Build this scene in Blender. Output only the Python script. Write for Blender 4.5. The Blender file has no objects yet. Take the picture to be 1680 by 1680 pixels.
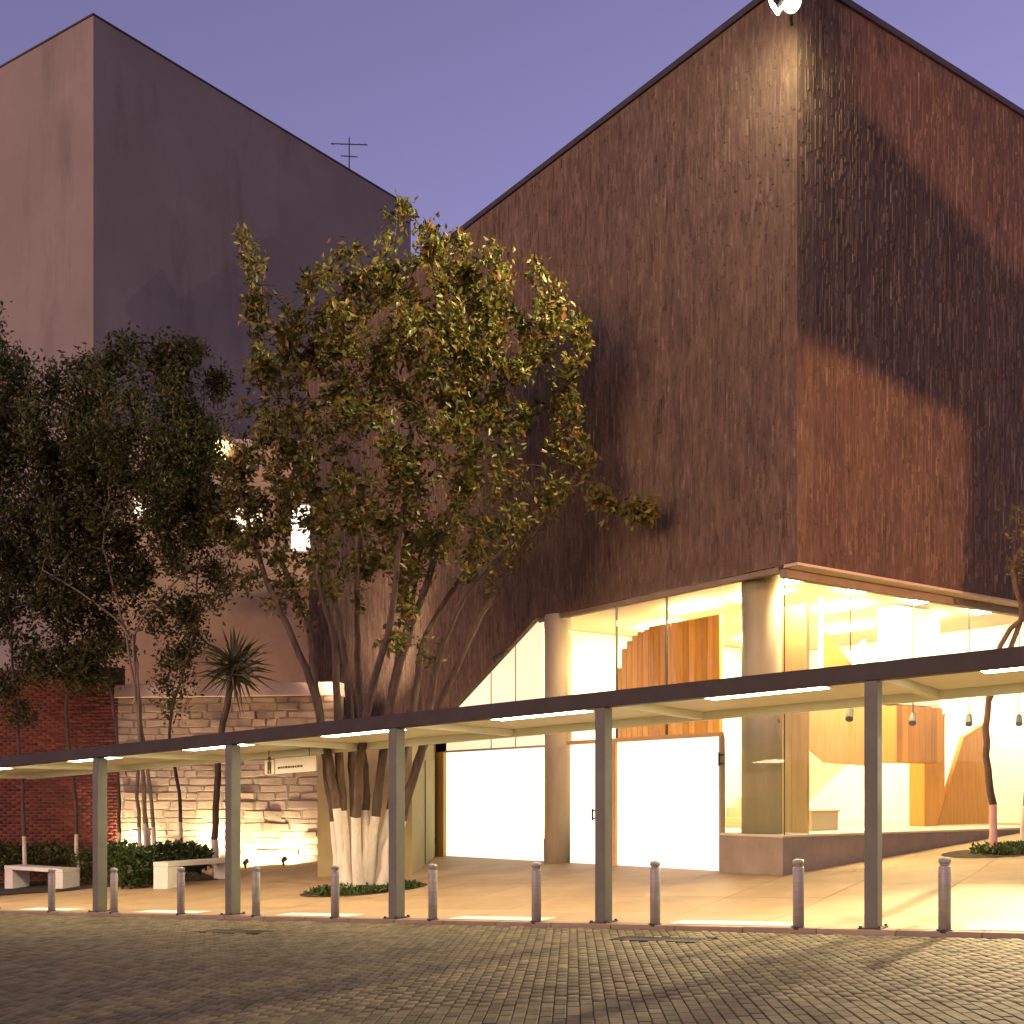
import bpy, bmesh, math, random
import numpy as np
from mathutils import Vector, Matrix
random.seed(7); rng = np.random.default_rng(7)
R = math.radians
sc = bpy.context.scene
col = sc.collection

# ------------------------------------------------------------------ camera, sky, sun, exposure
F = 1825.0; HZ = 1300.0; CAMZ = 1.45          # focal length and horizon in photograph pixels, eye height
cam_d = bpy.data.cameras.new('camera'); cam = bpy.data.objects.new('camera', cam_d); col.objects.link(cam)
cam.location = (0, 0, CAMZ); cam.rotation_euler = (R(90), 0, 0)
cam_d.sensor_width = 36; cam_d.lens = F / 1680 * 36; cam_d.shift_y = (HZ - 840) / 1680
cam_d.clip_end = 3000; cam_d.clip_start = 0.1
sc.camera = cam

SUN_EL, SUN_AZ = 9.0, 225.0                   # low afterglow, from behind the camera and to the left
world = bpy.data.worlds.new('World'); sc.world = world; world.use_nodes = True
wn = world.node_tree; wn.nodes.clear()
sky = wn.nodes.new('ShaderNodeTexSky'); sky.sky_type = 'NISHITA'; sky.sun_disc = False
sky.sun_elevation = R(SUN_EL); sky.sun_rotation = R(SUN_AZ); sky.altitude = 2100
sky.air_density = 1.0; sky.dust_density = 1.6; sky.ozone_density = 1.0
tint = wn.nodes.new('ShaderNodeMix'); tint.data_type = 'RGBA'; tint.blend_type = 'MULTIPLY'
tint.inputs[0].default_value = 1.0; tint.inputs[7].default_value = (1.0, 0.551, 0.694, 1)
bg = wn.nodes.new('ShaderNodeBackground'); bg.inputs[1].default_value = 0.138
wo = wn.nodes.new('ShaderNodeOutputWorld')
wn.links.new(sky.outputs[0], tint.inputs[6]); wn.links.new(tint.outputs[2], bg.inputs[0]); wn.links.new(bg.outputs[0], wo.inputs[0])
sun_d = bpy.data.lights.new('sun', 'SUN'); sun_d.energy = 0.50; sun_d.angle = R(25); sun_d.color = (1.0, 0.72, 0.42)
sun = bpy.data.objects.new('sun', sun_d); col.objects.link(sun)
_az = R(SUN_AZ); _d = Vector((math.sin(_az) * math.cos(R(SUN_EL)), math.cos(_az) * math.cos(R(SUN_EL)), math.sin(R(SUN_EL))))
sun.rotation_euler = _d.to_track_quat('Z', 'Y').to_euler()
sc.view_settings.view_transform = 'Standard'; sc.view_settings.look = 'None'
sc.view_settings.exposure = 1.15; sc.view_settings.gamma = 1.0
cy = sc.cycles
cy.use_denoising = True
try: cy.denoiser = 'OPENIMAGEDENOISE'
except Exception: pass
cy.max_bounces = 7; cy.diffuse_bounces = 3; cy.glossy_bounces = 3; cy.transmission_bounces = 4; cy.transparent_max_bounces = 12
cy.sample_clamp_indirect = 4.0; cy.caustics_reflective = False; cy.caustics_refractive = False

# ------------------------------------------------------------------ frames
P0 = Vector((4.12, 12.7)); SD = Vector((-0.835, 0.55)); ND = Vector((0.55, 0.835))   # line of posts, and away from the street
SLOPE_S, SLOPE_N, N0 = 0.0455, 0.067, 1.5
Z0 = CAMZ - 1.60
def sn(x, y):
    d = Vector((x, y)) - P0
    return d.dot(SD), d.dot(ND)
def clamp(v, a, b): return max(a, min(b, v))
def gz(x, y):                                   # ground height: the street falls to the left, the forecourt rises to the back
    s, n = sn(x, y)
    return Z0 - SLOPE_S * clamp(s, -45, 45) + SLOPE_N * clamp(n - N0, 0, 24)
def S(s, n, h=0.0):                             # street frame: along posts, away from the street, above ground
    x, y = P0 + SD * s + ND * n
    return Vector((x, y, gz(x, y) + h))
def CAN(s, n, h):                               # canopy frame: roof follows the fall of the street
    x, y = P0 + SD * s + ND * n
    return Vector((x, y, Z0 - SLOPE_S * s + h))
def px(x, y, Y): return Vector(((x - 840) / F * Y, Y, CAMZ + (HZ - y) / F * Y))
def ghit(x, y):                                 # where a sight line meets the ground
    lo, hi = 3.0, 80.0
    for _ in range(60):
        m = (lo + hi) / 2; p = px(x, y, m)
        if p.z > gz(p.x, p.y): lo = m
        else: hi = m
    p = px(x, y, lo); p.z = gz(p.x, p.y); return p
CO = Vector((4.79, 18.69)); LD = Vector((-0.575, 0.818)); RD = Vector((0.818, 0.574))   # corner of the brown museum and its two faces
def B(a, b, z):
    p = CO + LD * a + RD * b
    return Vector((p.x, p.y, z))
def Bg(a, b): 
    p = CO + LD * a + RD * b
    return gz(p.x, p.y)
SOF = CAMZ + 3.88; TOP = CAMZ + 13.72

# ------------------------------------------------------------------ materials
def new_mat(name):
    m = bpy.data.materials.new(name); m.use_nodes = True
    nt = m.node_tree; nt.nodes.clear(); return m, nt
def N(nt, t, **kw):
    n = nt.nodes.new(t)
    for k, v in kw.items(): setattr(n, k, v)
    return n
def c4(c): return (c[0], c[1], c[2], 1)
def coords(nt, scale=(1, 1, 1)):
    tc = N(nt, 'ShaderNodeNewGeometry'); mp = N(nt, 'ShaderNodeMapping')
    mp.inputs['Scale'].default_value = scale
    nt.links.new(tc.outputs['Position'], mp.inputs[0]); return mp.outputs[0]
def noise(nt, vec, scale, detail=4, rough=0.55):
    n = N(nt, 'ShaderNodeTexNoise'); n.inputs['Scale'].default_value = scale
    n.inputs['Detail'].default_value = detail; n.inputs['Roughness'].default_value = rough
    nt.links.new(vec, n.inputs['Vector']); return n.outputs[0]
def ramp(nt, fac, stops):
    r = N(nt, 'ShaderNodeValToRGB'); e = r.color_ramp.elements
    while len(e) < len(stops): e.new(0.5)
    for i, (p, c) in enumerate(stops): e[i].position = p; e[i].color = c4(c)
    nt.links.new(fac, r.inputs[0]); return r.outputs[0]
def mixc(nt, fac, a, b, mode='MIX'):
    m = N(nt, 'ShaderNodeMix', data_type='RGBA', blend_type=mode)
    for s_, v in ((0, fac), (6, a), (7, b)):
        if isinstance(v, (int, float)): m.inputs[s_].default_value = v
        elif isinstance(v, tuple): m.inputs[s_].default_value = c4(v)
        else: nt.links.new(v, m.inputs[s_])
    return m.outputs[2]
def finish(nt, colr, rough=0.7, bump=None, bstr=0.3, bdist=0.02, spec=0.3, metal=0.0, rsock=None):
    p = N(nt, 'ShaderNodeBsdfPrincipled'); o = N(nt, 'ShaderNodeOutputMaterial')
    p.inputs['Roughness'].default_value = rough; p.inputs['Metallic'].default_value = metal
    p.inputs['Specular IOR Level'].default_value = spec
    if isinstance(colr, tuple): p.inputs['Base Color'].default_value = c4(colr)
    else: nt.links.new(colr, p.inputs['Base Color'])
    if rsock: nt.links.new(rsock, p.inputs['Roughness'])
    if bump is not None:
        b = N(nt, 'ShaderNodeBump'); b.inputs['Strength'].default_value = bstr; b.inputs['Distance'].default_value = bdist
        nt.links.new(bump, b.inputs['Height']); nt.links.new(b.outputs[0], p.inputs['Normal'])
    nt.links.new(p.outputs[0], o.inputs[0])
def island(nt):
    g = N(nt, 'ShaderNodeNewGeometry'); oi = N(nt, 'ShaderNodeObjectInfo')
    a = N(nt, 'ShaderNodeMath', operation='ADD'); f = N(nt, 'ShaderNodeMath', operation='FRACT')
    nt.links.new(g.outputs['Random Per Island'], a.inputs[0]); nt.links.new(oi.outputs['Random'], a.inputs[1])
    nt.links.new(a.outputs[0], f.inputs[0]); return f.outputs[0]
def surf(name, c1, c2, scale=3.0, rough=0.75, bscale=40, bstr=0.25, bdist=0.01, stretch=(1, 1, 1), isl=0.0, spec=0.3, metal=0.0, stain=None):
    m, nt = new_mat(name); v = coords(nt, stretch)
    n1 = noise(nt, v, scale, 6, 0.62)
    cc = ramp(nt, n1, [(0.3, c1), (0.7, c2)])
    if stain:
        n2 = noise(nt, coords(nt, stain[2]), stain[1], 5, 0.7)
        cc = mixc(nt, ramp(nt, n2, [(stain[3], (0, 0, 0)), (min(1, stain[3] + 0.24), (1, 1, 1))]), cc, stain[0])
    if isl:
        k = ramp(nt, island(nt), [(0, (1 - isl,) * 3), (1, (1 + isl,) * 3)])
        cc = mixc(nt, 1.0, cc, k, 'MULTIPLY')
    finish(nt, cc, rough, noise(nt, v, bscale, 5, 0.6), bstr, bdist, spec, metal); return m
def emit(name, c, st, body=(0.8, 0.8, 0.8)):
    m, nt = new_mat(name); p = N(nt, 'ShaderNodeBsdfPrincipled'); o = N(nt, 'ShaderNodeOutputMaterial')
    p.inputs['Base Color'].default_value = c4(body); p.inputs['Emission Color'].default_value = c4(c)
    p.inputs['Emission Strength'].default_value = st; nt.links.new(p.outputs[0], o.inputs[0]); return m

M = {}
# chiselled brown concrete: vertical streaks, blotches and a tint for each rib
m, nt = new_mat('brown_chiselled_concrete'); v1 = coords(nt, (8, 8, 1.7)); v2 = coords(nt)
st_ = noise(nt, v1, 1.6, 7, 0.7); bl = noise(nt, v2, 0.55, 5, 0.6)
cc = ramp(nt, st_, [(0.24, (0.058, 0.043, 0.034)), (0.52, (0.120, 0.094, 0.074)), (0.80, (0.235, 0.190, 0.152))])
cc = mixc(nt, ramp(nt, bl, [(0.35, (0, 0, 0)), (0.7, (0.55, 0.55, 0.55))]), cc, (0.15, 0.118, 0.075))
cc = mixc(nt, 1.0, cc, ramp(nt, island(nt), [(0, (0.72, 0.67, 0.68)), (0.35, (1.03, 0.93, 0.96)), (0.7, (0.98, 1.0, 0.90)), (1, (1.36, 1.32, 1.28))]), 'MULTIPLY')
v3 = noise(nt, coords(nt, (2.4, 2.4, 0.7)), 1.7, 5, 0.65)
cc = mixc(nt, 1.0, cc, ramp(nt, v3, [(0.3, (0.74, 0.74, 0.72)), (0.5, (1.05, 0.95, 0.92)), (0.7, (1.25, 1.2, 1.12))]), 'MULTIPLY')
finish(nt, cc, 0.85, noise(nt, coords(nt, (30, 30, 4)), 1.5, 6, 0.7), 0.7, 0.03, 0.2); M['brown'] = m
M['coping'] = surf('dark_coping', (0.025, 0.022, 0.022), (0.045, 0.04, 0.04), 4, 0.5)
M['grey_wall'] = surf('grey_pink_render', (0.180, 0.158, 0.136), (0.232, 0.205, 0.178), 0.35, 0.85, 8, 0.15, 0.02, stain=((0.13, 0.105, 0.092), 0.5, (1, 1, 0.22), 0.52))
M['plinth'] = surf('plinth_concrete', (0.20, 0.16, 0.12), (0.29, 0.235, 0.18), 1.6, 0.8, 30, 0.3)
M['soffit'] = surf('pale_soffit', (0.48, 0.40, 0.30), (0.56, 0.48, 0.37), 2, 0.7)
M['column'] = surf('column_concrete', (0.36, 0.31, 0.20), (0.46, 0.40, 0.27), 1.5, 0.6, 25, 0.15, stretch=(3, 3, 0.5))
M['white'] = surf('white_plaster', (0.72, 0.70, 0.66), (0.80, 0.78, 0.74), 1.2, 0.7, 20, 0.1)
M['cream'] = surf('cream_plaster', (0.62, 0.52, 0.36), (0.70, 0.60, 0.43), 1.0, 0.7, 20, 0.1)
M['floor_in'] = surf('pale_terrazzo', (0.60, 0.56, 0.48), (0.70, 0.66, 0.58), 30, 0.35, 60, 0.05)
M['wood'] = surf('orange_wood', (0.46, 0.20, 0.04), (0.62, 0.30, 0.07), 2.2, 0.5, 12, 0.2, 0.01, stretch=(9, 9, 0.6), isl=0.22)
M['wood_pale'] = surf('pale_wood', (0.55, 0.36, 0.15), (0.66, 0.46, 0.22), 2.2, 0.55, 12, 0.2, 0.01, stretch=(6, 6, 0.6))
M['olive'] = surf('olive_plaster', (0.25, 0.21, 0.095), (0.34, 0.285, 0.135), 0.9, 0.8, 18, 0.3, stain=((0.18, 0.14, 0.07), 0.8, (1, 1, 0.4), 0.6))
M['doorframe'] = surf('ochre_frame', (0.55, 0.34, 0.12), (0.62, 0.40, 0.16), 2, 0.6)
M['stone'] = surf('rough_stone', (0.28, 0.215, 0.145), (0.41, 0.325, 0.225), 2.2, 0.9, 14, 0.6, 0.03, isl=0.16)
M['mortar'] = surf('stone_mortar', (0.19, 0.15, 0.105), (0.26, 0.21, 0.15), 5, 0.95, 30, 0.5)
M['brick'] = surf('dark_red_brick', (0.095, 0.024, 0.013), (0.155, 0.042, 0.024), 3, 0.85, 30, 0.4, isl=0.3)
M['brickbed'] = surf('brick_mortar', (0.14, 0.09, 0.07), (0.19, 0.13, 0.10), 5, 0.95)
M['coping_pale'] = surf('pale_pink_coping', (0.50, 0.38, 0.31), (0.60, 0.47, 0.39), 2, 0.8)
M['steel'] = surf('grey_painted_steel', (0.030, 0.026, 0.024), (0.044, 0.039, 0.035), 2.5, 0.55, 60, 0.05, spec=0.2)
M['post'] = surf('grey_post_paint', (0.10, 0.104, 0.082), (0.135, 0.14, 0.108), 2.5, 0.55, 60, 0.06, spec=0.25)
M['ceil'] = surf('pale_ceiling_panel', (0.64, 0.67, 0.53), (0.71, 0.74, 0.60), 1.2, 0.6, 20, 0.08)
M['bollard'] = surf('brushed_steel_bollard', (0.24, 0.232, 0.20), (0.33, 0.318, 0.28), 3, 0.5, 40, 0.1, stretch=(1, 1, 8), metal=0.2)
M['dark'] = surf('dark_metal', (0.02, 0.019, 0.018), (0.035, 0.033, 0.03), 5, 0.5)
M['bench'] = surf('white_cast_stone', (0.60, 0.57, 0.50), (0.70, 0.67, 0.60), 3, 0.6, 45, 0.2)
M['paver'] = surf('block_paver', (0.098, 0.077, 0.040), (0.172, 0.136, 0.072), 5, 0.82, 50, 0.6, 0.006, isl=0.34, stain=((0.10, 0.085, 0.07), 0.5, (1, 1, 1), 0.58))
M['bed'] = surf('joint_sand', (0.06, 0.05, 0.04), (0.10, 0.085, 0.065), 8, 0.95)
M['walk'] = surf('tan_pavement', (0.30, 0.198, 0.108), (0.40, 0.275, 0.158), 1.1, 0.6, 35, 0.35, 0.006, isl=0.07, stain=((0.21, 0.13, 0.065), 0.45, (1, 1, 1), 0.55))
M['kerb'] = surf('kerb_concrete', (0.24, 0.185, 0.125), (0.33, 0.26, 0.18), 3, 0.8, 40, 0.4, isl=0.12)
M['strip'] = surf('white_strip_paint', (0.70, 0.66, 0.56), (0.80, 0.77, 0.68), 5, 0.6)
M['earth'] = surf('dark_soil', (0.035, 0.025, 0.016), (0.07, 0.05, 0.03), 6, 0.95, 25, 0.8, 0.03)
M['bark'] = surf('brown_bark', (0.055, 0.038, 0.028), (0.13, 0.09, 0.065), 3, 0.9, 10, 0.8, 0.02, stretch=(5, 5, 1))
M['bark_pale'] = surf('pale_grey_bark', (0.14, 0.105, 0.075), (0.26, 0.20, 0.145), 3, 0.85, 10, 0.6, 0.02, stretch=(4, 4, 1))
M['limewash'] = surf('limewash_paint', (0.52, 0.45, 0.37), (0.68, 0.62, 0.53), 4, 0.85, 14, 0.6, 0.02, stretch=(4, 4, 1))
M['limepink'] = surf('pink_limewash', (0.56, 0.33, 0.26), (0.66, 0.42, 0.34), 4, 0.85, 14, 0.6, 0.02)
M['sign'] = surf('white_sign', (0.66, 0.60, 0.52), (0.72, 0.66, 0.58), 2, 0.5)
M['ink'] = surf('sign_ink', (0.07, 0.06, 0.03), (0.09, 0.08, 0.045), 2, 0.6)
M['annex'] = surf('annex_plaster', (0.42, 0.30, 0.22), (0.52, 0.39, 0.29), 0.8, 0.85, 15, 0.3)
M['frost'] = emit('backlit_frosted_glass', (1.0, 0.90, 0.70), 0.58)
M['frost_cream'] = emit('backlit_cream_glass', (1.0, 0.83, 0.50), 0.42, (0.7, 0.66, 0.55))
M['tube'] = emit('canopy_light_diffuser', (1.0, 0.80, 0.50), 15)
M['hall_lamp'] = emit('hall_luminaire', (1.0, 0.77, 0.42), 165)
M['flood'] = emit('flood_lens', (1.0, 0.93, 0.78), 140)
M['upl'] = emit('uplight_lens', (1.0, 0.88, 0.66), 120)
M['glow_patch'] = emit('added_glow_patch', (1.0, 0.86, 0.62), 0.8)  # glow standing in for bright patches on the annex wall
M['lantern'] = emit('lantern_glass', (1.0, 0.72, 0.25), 1.5)
m, nt = new_mat('window_glass'); tr = N(nt, 'ShaderNodeBsdfTransparent'); gl = N(nt, 'ShaderNodeBsdfGlossy'); fr = N(nt, 'ShaderNodeFresnel'); mx = N(nt, 'ShaderNodeMixShader'); o = N(nt, 'ShaderNodeOutputMaterial')
tr.inputs[0].default_value = (0.93, 0.96, 0.92, 1); gl.inputs['Roughness'].default_value = 0.02; fr.inputs[0].default_value = 1.45
lw_ = N(nt, 'ShaderNodeLayerWeight'); lw_.inputs[0].default_value = 0.3; pw = N(nt, 'ShaderNodeMath', operation='MULTIPLY'); pw.inputs[1].default_value = 0.11; nt.links.new(lw_.outputs['Facing'], pw.inputs[0]); nt.links.new(pw.outputs[0], mx.inputs[0]); nt.links.new(tr.outputs[0], mx.inputs[1]); nt.links.new(gl.outputs[0], mx.inputs[2]); nt.links.new(mx.outputs[0], o.inputs[0]); M['glass'] = m
def leafmat(name, stops, trans=0.3):
    m, nt = new_mat(name); g = N(nt, 'ShaderNodeNewGeometry')
    cc = ramp(nt, g.outputs['Random Per Island'], stops)
    p = N(nt, 'ShaderNodeBsdfPrincipled'); p.inputs['Roughness'].default_value = 0.42; p.inputs['Specular IOR Level'].default_value = 0.4
    t = N(nt, 'ShaderNodeBsdfTranslucent'); mx = N(nt, 'ShaderNodeMixShader'); mx.inputs[0].default_value = trans; o = N(nt, 'ShaderNodeOutputMaterial')
    nt.links.new(cc, p.inputs['Base Color']); nt.links.new(cc, t.inputs[0]); nt.links.new(p.outputs[0], mx.inputs[1]); nt.links.new(t.outputs[0], mx.inputs[2]); nt.links.new(mx.outputs[0], o.inputs[0]); return m
M['leaf'] = leafmat('broad_leaf', [(0, (0.05, 0.068, 0.014)), (0.4, (0.12, 0.127, 0.021)), (0.7, (0.20, 0.175, 0.03)), (0.9, (0.24, 0.16, 0.035)), (1, (0.26, 0.10, 0.035))])
M['leaf_dark'] = leafmat('dark_leaf', [(0, (0.035, 0.045, 0.012)), (0.6, (0.07, 0.08, 0.018)), (1, (0.13, 0.105, 0.026))])
M['leaf_green'] = leafmat('hedge_leaf', [(0, (0.025, 0.05, 0.010)), (0.6, (0.05, 0.085, 0.016)), (1, (0.09, 0.11, 0.03))])
M['blade'] = leafmat('yucca_blade', [(0, (0.05, 0.06, 0.025)), (0.7, (0.09, 0.10, 0.045)), (1, (0.16, 0.13, 0.06))], 0.15)

# ------------------------------------------------------------------ mesh helpers
ORG = {}
class MB:
    def __init__(s): s.v = []; s.f = []
    def add(s, vs, fs):
        k = len(s.v); s.v += [tuple(v) for v in vs]; s.f += [tuple(i + k for i in f) for f in fs]; return s
    def hexa(s, fn, x0, x1, y0, y1, z0, z1):
        vs = [fn(x, y, z) for z in (z0, z1) for y in (y0, y1) for x in (x0, x1)]
        return s.add(vs, [(0, 2, 3, 1), (4, 5, 7, 6), (0, 1, 5, 4), (2, 6, 7, 3), (0, 4, 6, 2), (1, 3, 7, 5)])
    def box(s, x0, x1, y0, y1, z0, z1): return s.hexa(lambda x, y, z: Vector((x, y, z)), x0, x1, y0, y1, z0, z1)
    def prism(s, lo, hi):                      # two matching loops
        n = len(lo)
        return s.add(list(lo) + list(hi), [tuple(range(n))[::-1], tuple(range(n, 2 * n))] + [(i, (i + 1) % n, n + (i + 1) % n, n + i) for i in range(n)])
    def tube(s, p, q, r0, r1, k=6, cap=True):
        p = Vector(p); q = Vector(q); d = (q - p)
        if d.length < 1e-6: return s
        d.normalize(); u = d.orthogonal().normalized(); w = d.cross(u)
        ring = [(math.cos(6.28318 * i / k), math.sin(6.28318 * i / k)) for i in range(k)]
        vs = [p + (u * c + w * sn_) * r0 for c, sn_ in ring] + [q + (u * c + w * sn_) * r1 for c, sn_ in ring]
        fs = [(i, (i + 1) % k, k + (i + 1) % k, k + i) for i in range(k)]
        if cap: fs += [tuple(range(k))[::-1], tuple(range(k, 2 * k))]
        return s.add(vs, fs)
    def lathe(s, c, prof, k=20):
        c = Vector(c); vs = []; n = len(prof)
        for r, z in prof:
            for i in range(k):
                t = 6.2831853 * i / k; vs.append((c.x + r * math.cos(t), c.y + r * math.sin(t), c.z + z))
        fs = [(j * k + i, j * k + (i + 1) % k, (j + 1) * k + (i + 1) % k, (j + 1) * k + i) for j in range(n - 1) for i in range(k)]
        fs += [tuple(range(k))[::-1], tuple(range((n - 1) * k, n * k))]
        return s.add(vs, fs)
    def build(s, name, mat, parent=None, org=None, bevel=0.0, smooth=False, fix=True):
        if parent is not None: org = ORG.get(parent, Vector((0, 0, 0)))
        org = Vector(org) if org is not None else Vector((0, 0, 0))
        me = bpy.data.meshes.new(name)
        me.from_pydata([(v[0] - org.x, v[1] - org.y, v[2] - org.z) for v in s.v], [], s.f); me.update()
        if fix:
            bm = bmesh.new(); bm.from_mesh(me); bmesh.ops.recalc_face_normals(bm, faces=bm.faces); bm.to_mesh(me); bm.free()
        me.materials.append(M[mat] if isinstance(mat, str) else mat)
        if smooth:
            me.polygons.foreach_set('use_smooth', [True] * len(me.polygons))
        o = bpy.data.objects.new(name, me); col.objects.link(o)
        if parent is not None: o.parent = parent
        else: o.location = org
        ORG[o] = org
        if bevel:
            b = o.modifiers.new('bevel', 'BEVEL'); b.width = bevel; b.segments = 2; b.limit_method = 'ANGLE'
        return o
def tag(o, label, cat=None, group=None, kind=None):
    o['label'] = label
    if cat: o['category'] = cat
    if group: o['group'] = group
    if kind: o['kind'] = kind
    return o
def thing(name, label, cat, loc, group=None):
    o = bpy.data.objects.new(name, None); col.objects.link(o); o.location = loc; o.empty_display_size = 0.2
    ORG[o] = Vector(loc); return tag(o, label, cat, group)
def copy_tree(o, parent=None):
    c = o.copy(); col.objects.link(c)
    if parent is not None: c.parent = parent
    for ch in list(o.children): copy_tree(ch, c)
    return c
def numpy_mesh(name, verts, nper, faces_local, mat, parent, smooth=False):
    """many identical small faces: verts (n, nper, 3)"""
    n = len(verts); me = bpy.data.meshes.new(name)
    org = np.array(ORG[parent]) if parent is not None else np.zeros(3)
    vv = (verts.reshape(-1, 3) - org).astype(np.float32)
    fl = np.array(faces_local); k = fl.shape[1]
    ff = (fl[None] + (np.arange(n) * nper)[:, None, None]).reshape(-1, k)
    me.vertices.add(len(vv)); me.vertices.foreach_set('co', vv.ravel())
    me.loops.add(ff.size); me.loops.foreach_set('vertex_index', ff.ravel().astype(np.int32))
    me.polygons.add(len(ff)); me.polygons.foreach_set('loop_start', (np.arange(len(ff)) * k).astype(np.int32))
    me.update(calc_edges=True); me.validate()
    me.materials.append(M[mat]); o = bpy.data.objects.new(name, me); col.objects.link(o)
    if parent is not None: o.parent = parent
    ORG[o] = Vector(org); return o

# ------------------------------------------------------------------ ground, street, pavers, pavement
def grid(fn, xs, ys):
    vs = [fn(x, y) for y in ys for x in xs]; nx = len(xs)
    return vs, [(j * nx + i, j * nx + i + 1, (j + 1) * nx + i + 1, (j + 1) * nx + i) for j in range(len(ys) - 1) for i in range(nx - 1)]
KERB = 0.05
mb = MB(); mb.add(*grid(lambda s, n: S(s, n, -0.02), [-900, -300, -100, -45, -20, 0, 20, 45, 100, 300, 900], [-900, -300, -100, -40, -15, -0.17]))
street = tag(mb.build('street', 'bed'), 'block paved street sloping down to the left in front of the canopy', None, None, 'structure')
# pavers: one axis runs away from the camera
d1 = Vector((0.055, 1.0)).normalized(); d2 = Vector((d1.y, -d1.x))
def lift(d): return Vector((d.x, d.y, -SLOPE_S * d.dot(SD))).normalized()
X3 = lift(d2); Y3 = lift(d1); Z3 = X3.cross(Y3)
PW, PL, J = 0.10, 0.20, 0.006
hw, hl, ch, dp = PW / 2 - J / 2, PL / 2 - J / 2, 0.006, 0.03
pv = [(-hw, -hl, -dp), (hw, -hl, -dp), (hw, hl, -dp), (-hw, hl, -dp), (-hw, -hl, -ch), (hw, -hl, -ch), (hw, hl, -ch), (-hw, hl, -ch),
      (-hw + ch, -hl + ch, 0), (hw - ch, -hl + ch, 0), (hw - ch, hl - ch, 0), (-hw + ch, hl - ch, 0)]
pf = [(0, 1, 5, 4), (1, 2, 6, 5), (2, 3, 7, 6), (3, 0, 4, 7), (4, 5, 9, 8), (5, 6, 10, 9), (6, 7, 11, 10), (7, 4, 8, 11), (8, 9, 10, 11)]
grate_spots = [ghit(1083, 1541), ghit(386, 1528)]
cells = []
for i in range(-190, 160):
    for j in range(18, 130):
        c = d2 * (i * PW) + d1 * (j * PL + (PL / 2 if i % 2 else 0))
        s, n = sn(c.x, c.y)
        if n > -0.29 or n < -11 or s < -11.5 or s > 17: continue
        if any(abs(sn(g.x, g.y)[0] - s) < 0.62 and abs(sn(g.x, g.y)[1] - n) < 0.22 for g in grate_spots): continue
        vis = c.y > 4 and abs(c.x / c.y) < 0.47 and (HZ + F * (CAMZ - gz(c.x, c.y)) / c.y) < 1690
        cells.append((c, vis))
cells.sort(key=lambda t: (not t[1], t[0].length))
pm = bpy.data.meshes.new('paver'); pm.from_pydata(pv, [], pf); pm.update(); pm.materials.append(M['paver'])
Rm = Matrix((X3, Y3, Z3)).transposed()
for k, (c, vis) in enumerate(cells[:300]):
    o = bpy.data.objects.new('paver', pm); col.objects.link(o); o.parent = street
    jt = Matrix.Rotation(random.gauss(0, 0.006), 3, 'X') @ Matrix.Rotation(random.gauss(0, 0.008), 3, 'Y')
    o.matrix_local = Matrix.Translation((c.x, c.y, gz(c.x, c.y) + random.gauss(0, 0.0015))) @ (Rm @ jt).to_4x4()
rest = np.array([[c.x, c.y, gz(c.x, c.y) + random.gauss(0, 0.0015)] for c, _ in cells[300:]])
loc = np.repeat(np.array(pv)[None], len(rest), 0)
ta = rng.normal(0, 0.012, len(rest))[:, None]; tb = rng.normal(0, 0.009, len(rest))[:, None]
loc[:, :, 2] += loc[:, :, 0] * ta + loc[:, :, 1] * tb
wv = loc @ np.array([X3, Y3, Z3]) + rest[:, None, :]
o = numpy_mesh('paver_field', wv, 12, pf, 'paver', street); o['kind'] = 'stuff'

mb = MB(); ns = [0.0, 0.8, 1.5, 4, 8, 14, 20, 25.5, 60, 300, 900]
mb.add(*grid(lambda s, n: S(s, n, KERB - 0.02), [-900, -300, -100, -45, -20, 0, 20, 45, 100, 300, 900], ns))
pave = tag(mb.build('pavement', 'walk'), 'tan forecourt pavement rising gently from the canopy to the museum', None, None, 'structure')
kerb = tag(MB().hexa(S, -30, 40, -0.165, -0.012, -0.16, -0.02).build('kerb', 'bed'), 'low pale kerb between street and forecourt', None, None, 'structure')
s = -12.0
while s < 20:
    L = 0.9
    MB().hexa(S, s + 0.005, s + L - 0.005, -0.17, -0.004, -0.1, KERB + random.uniform(-0.003, 0.003)).build('kerb_stone', 'kerb', kerb, bevel=0.008); s += L
for i in range(19):                             # large paving slabs
    for j in range(12):
        s0, n0 = -9.0 + 1.5 * i, 1.5 * j
        if j > 8 and (i < 8 or i > 15): continue
        MB().hexa(S, s0 + 0.004, s0 + 1.496, n0 + 0.004, n0 + 1.496, -0.03, KERB + random.uniform(-0.002, 0.001)).build('slab', 'walk', pave)
for bay in range(-1, 6):                        # white strips between the two bollards of each bay
    s0 = -3.5 + 3.5 * bay
    MB().hexa(S, s0 + 0.98, s0 + 2.55, 0.03, 0.42, KERB + 0.001, KERB + 0.006).build('white_strip', 'strip', pave)

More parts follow.
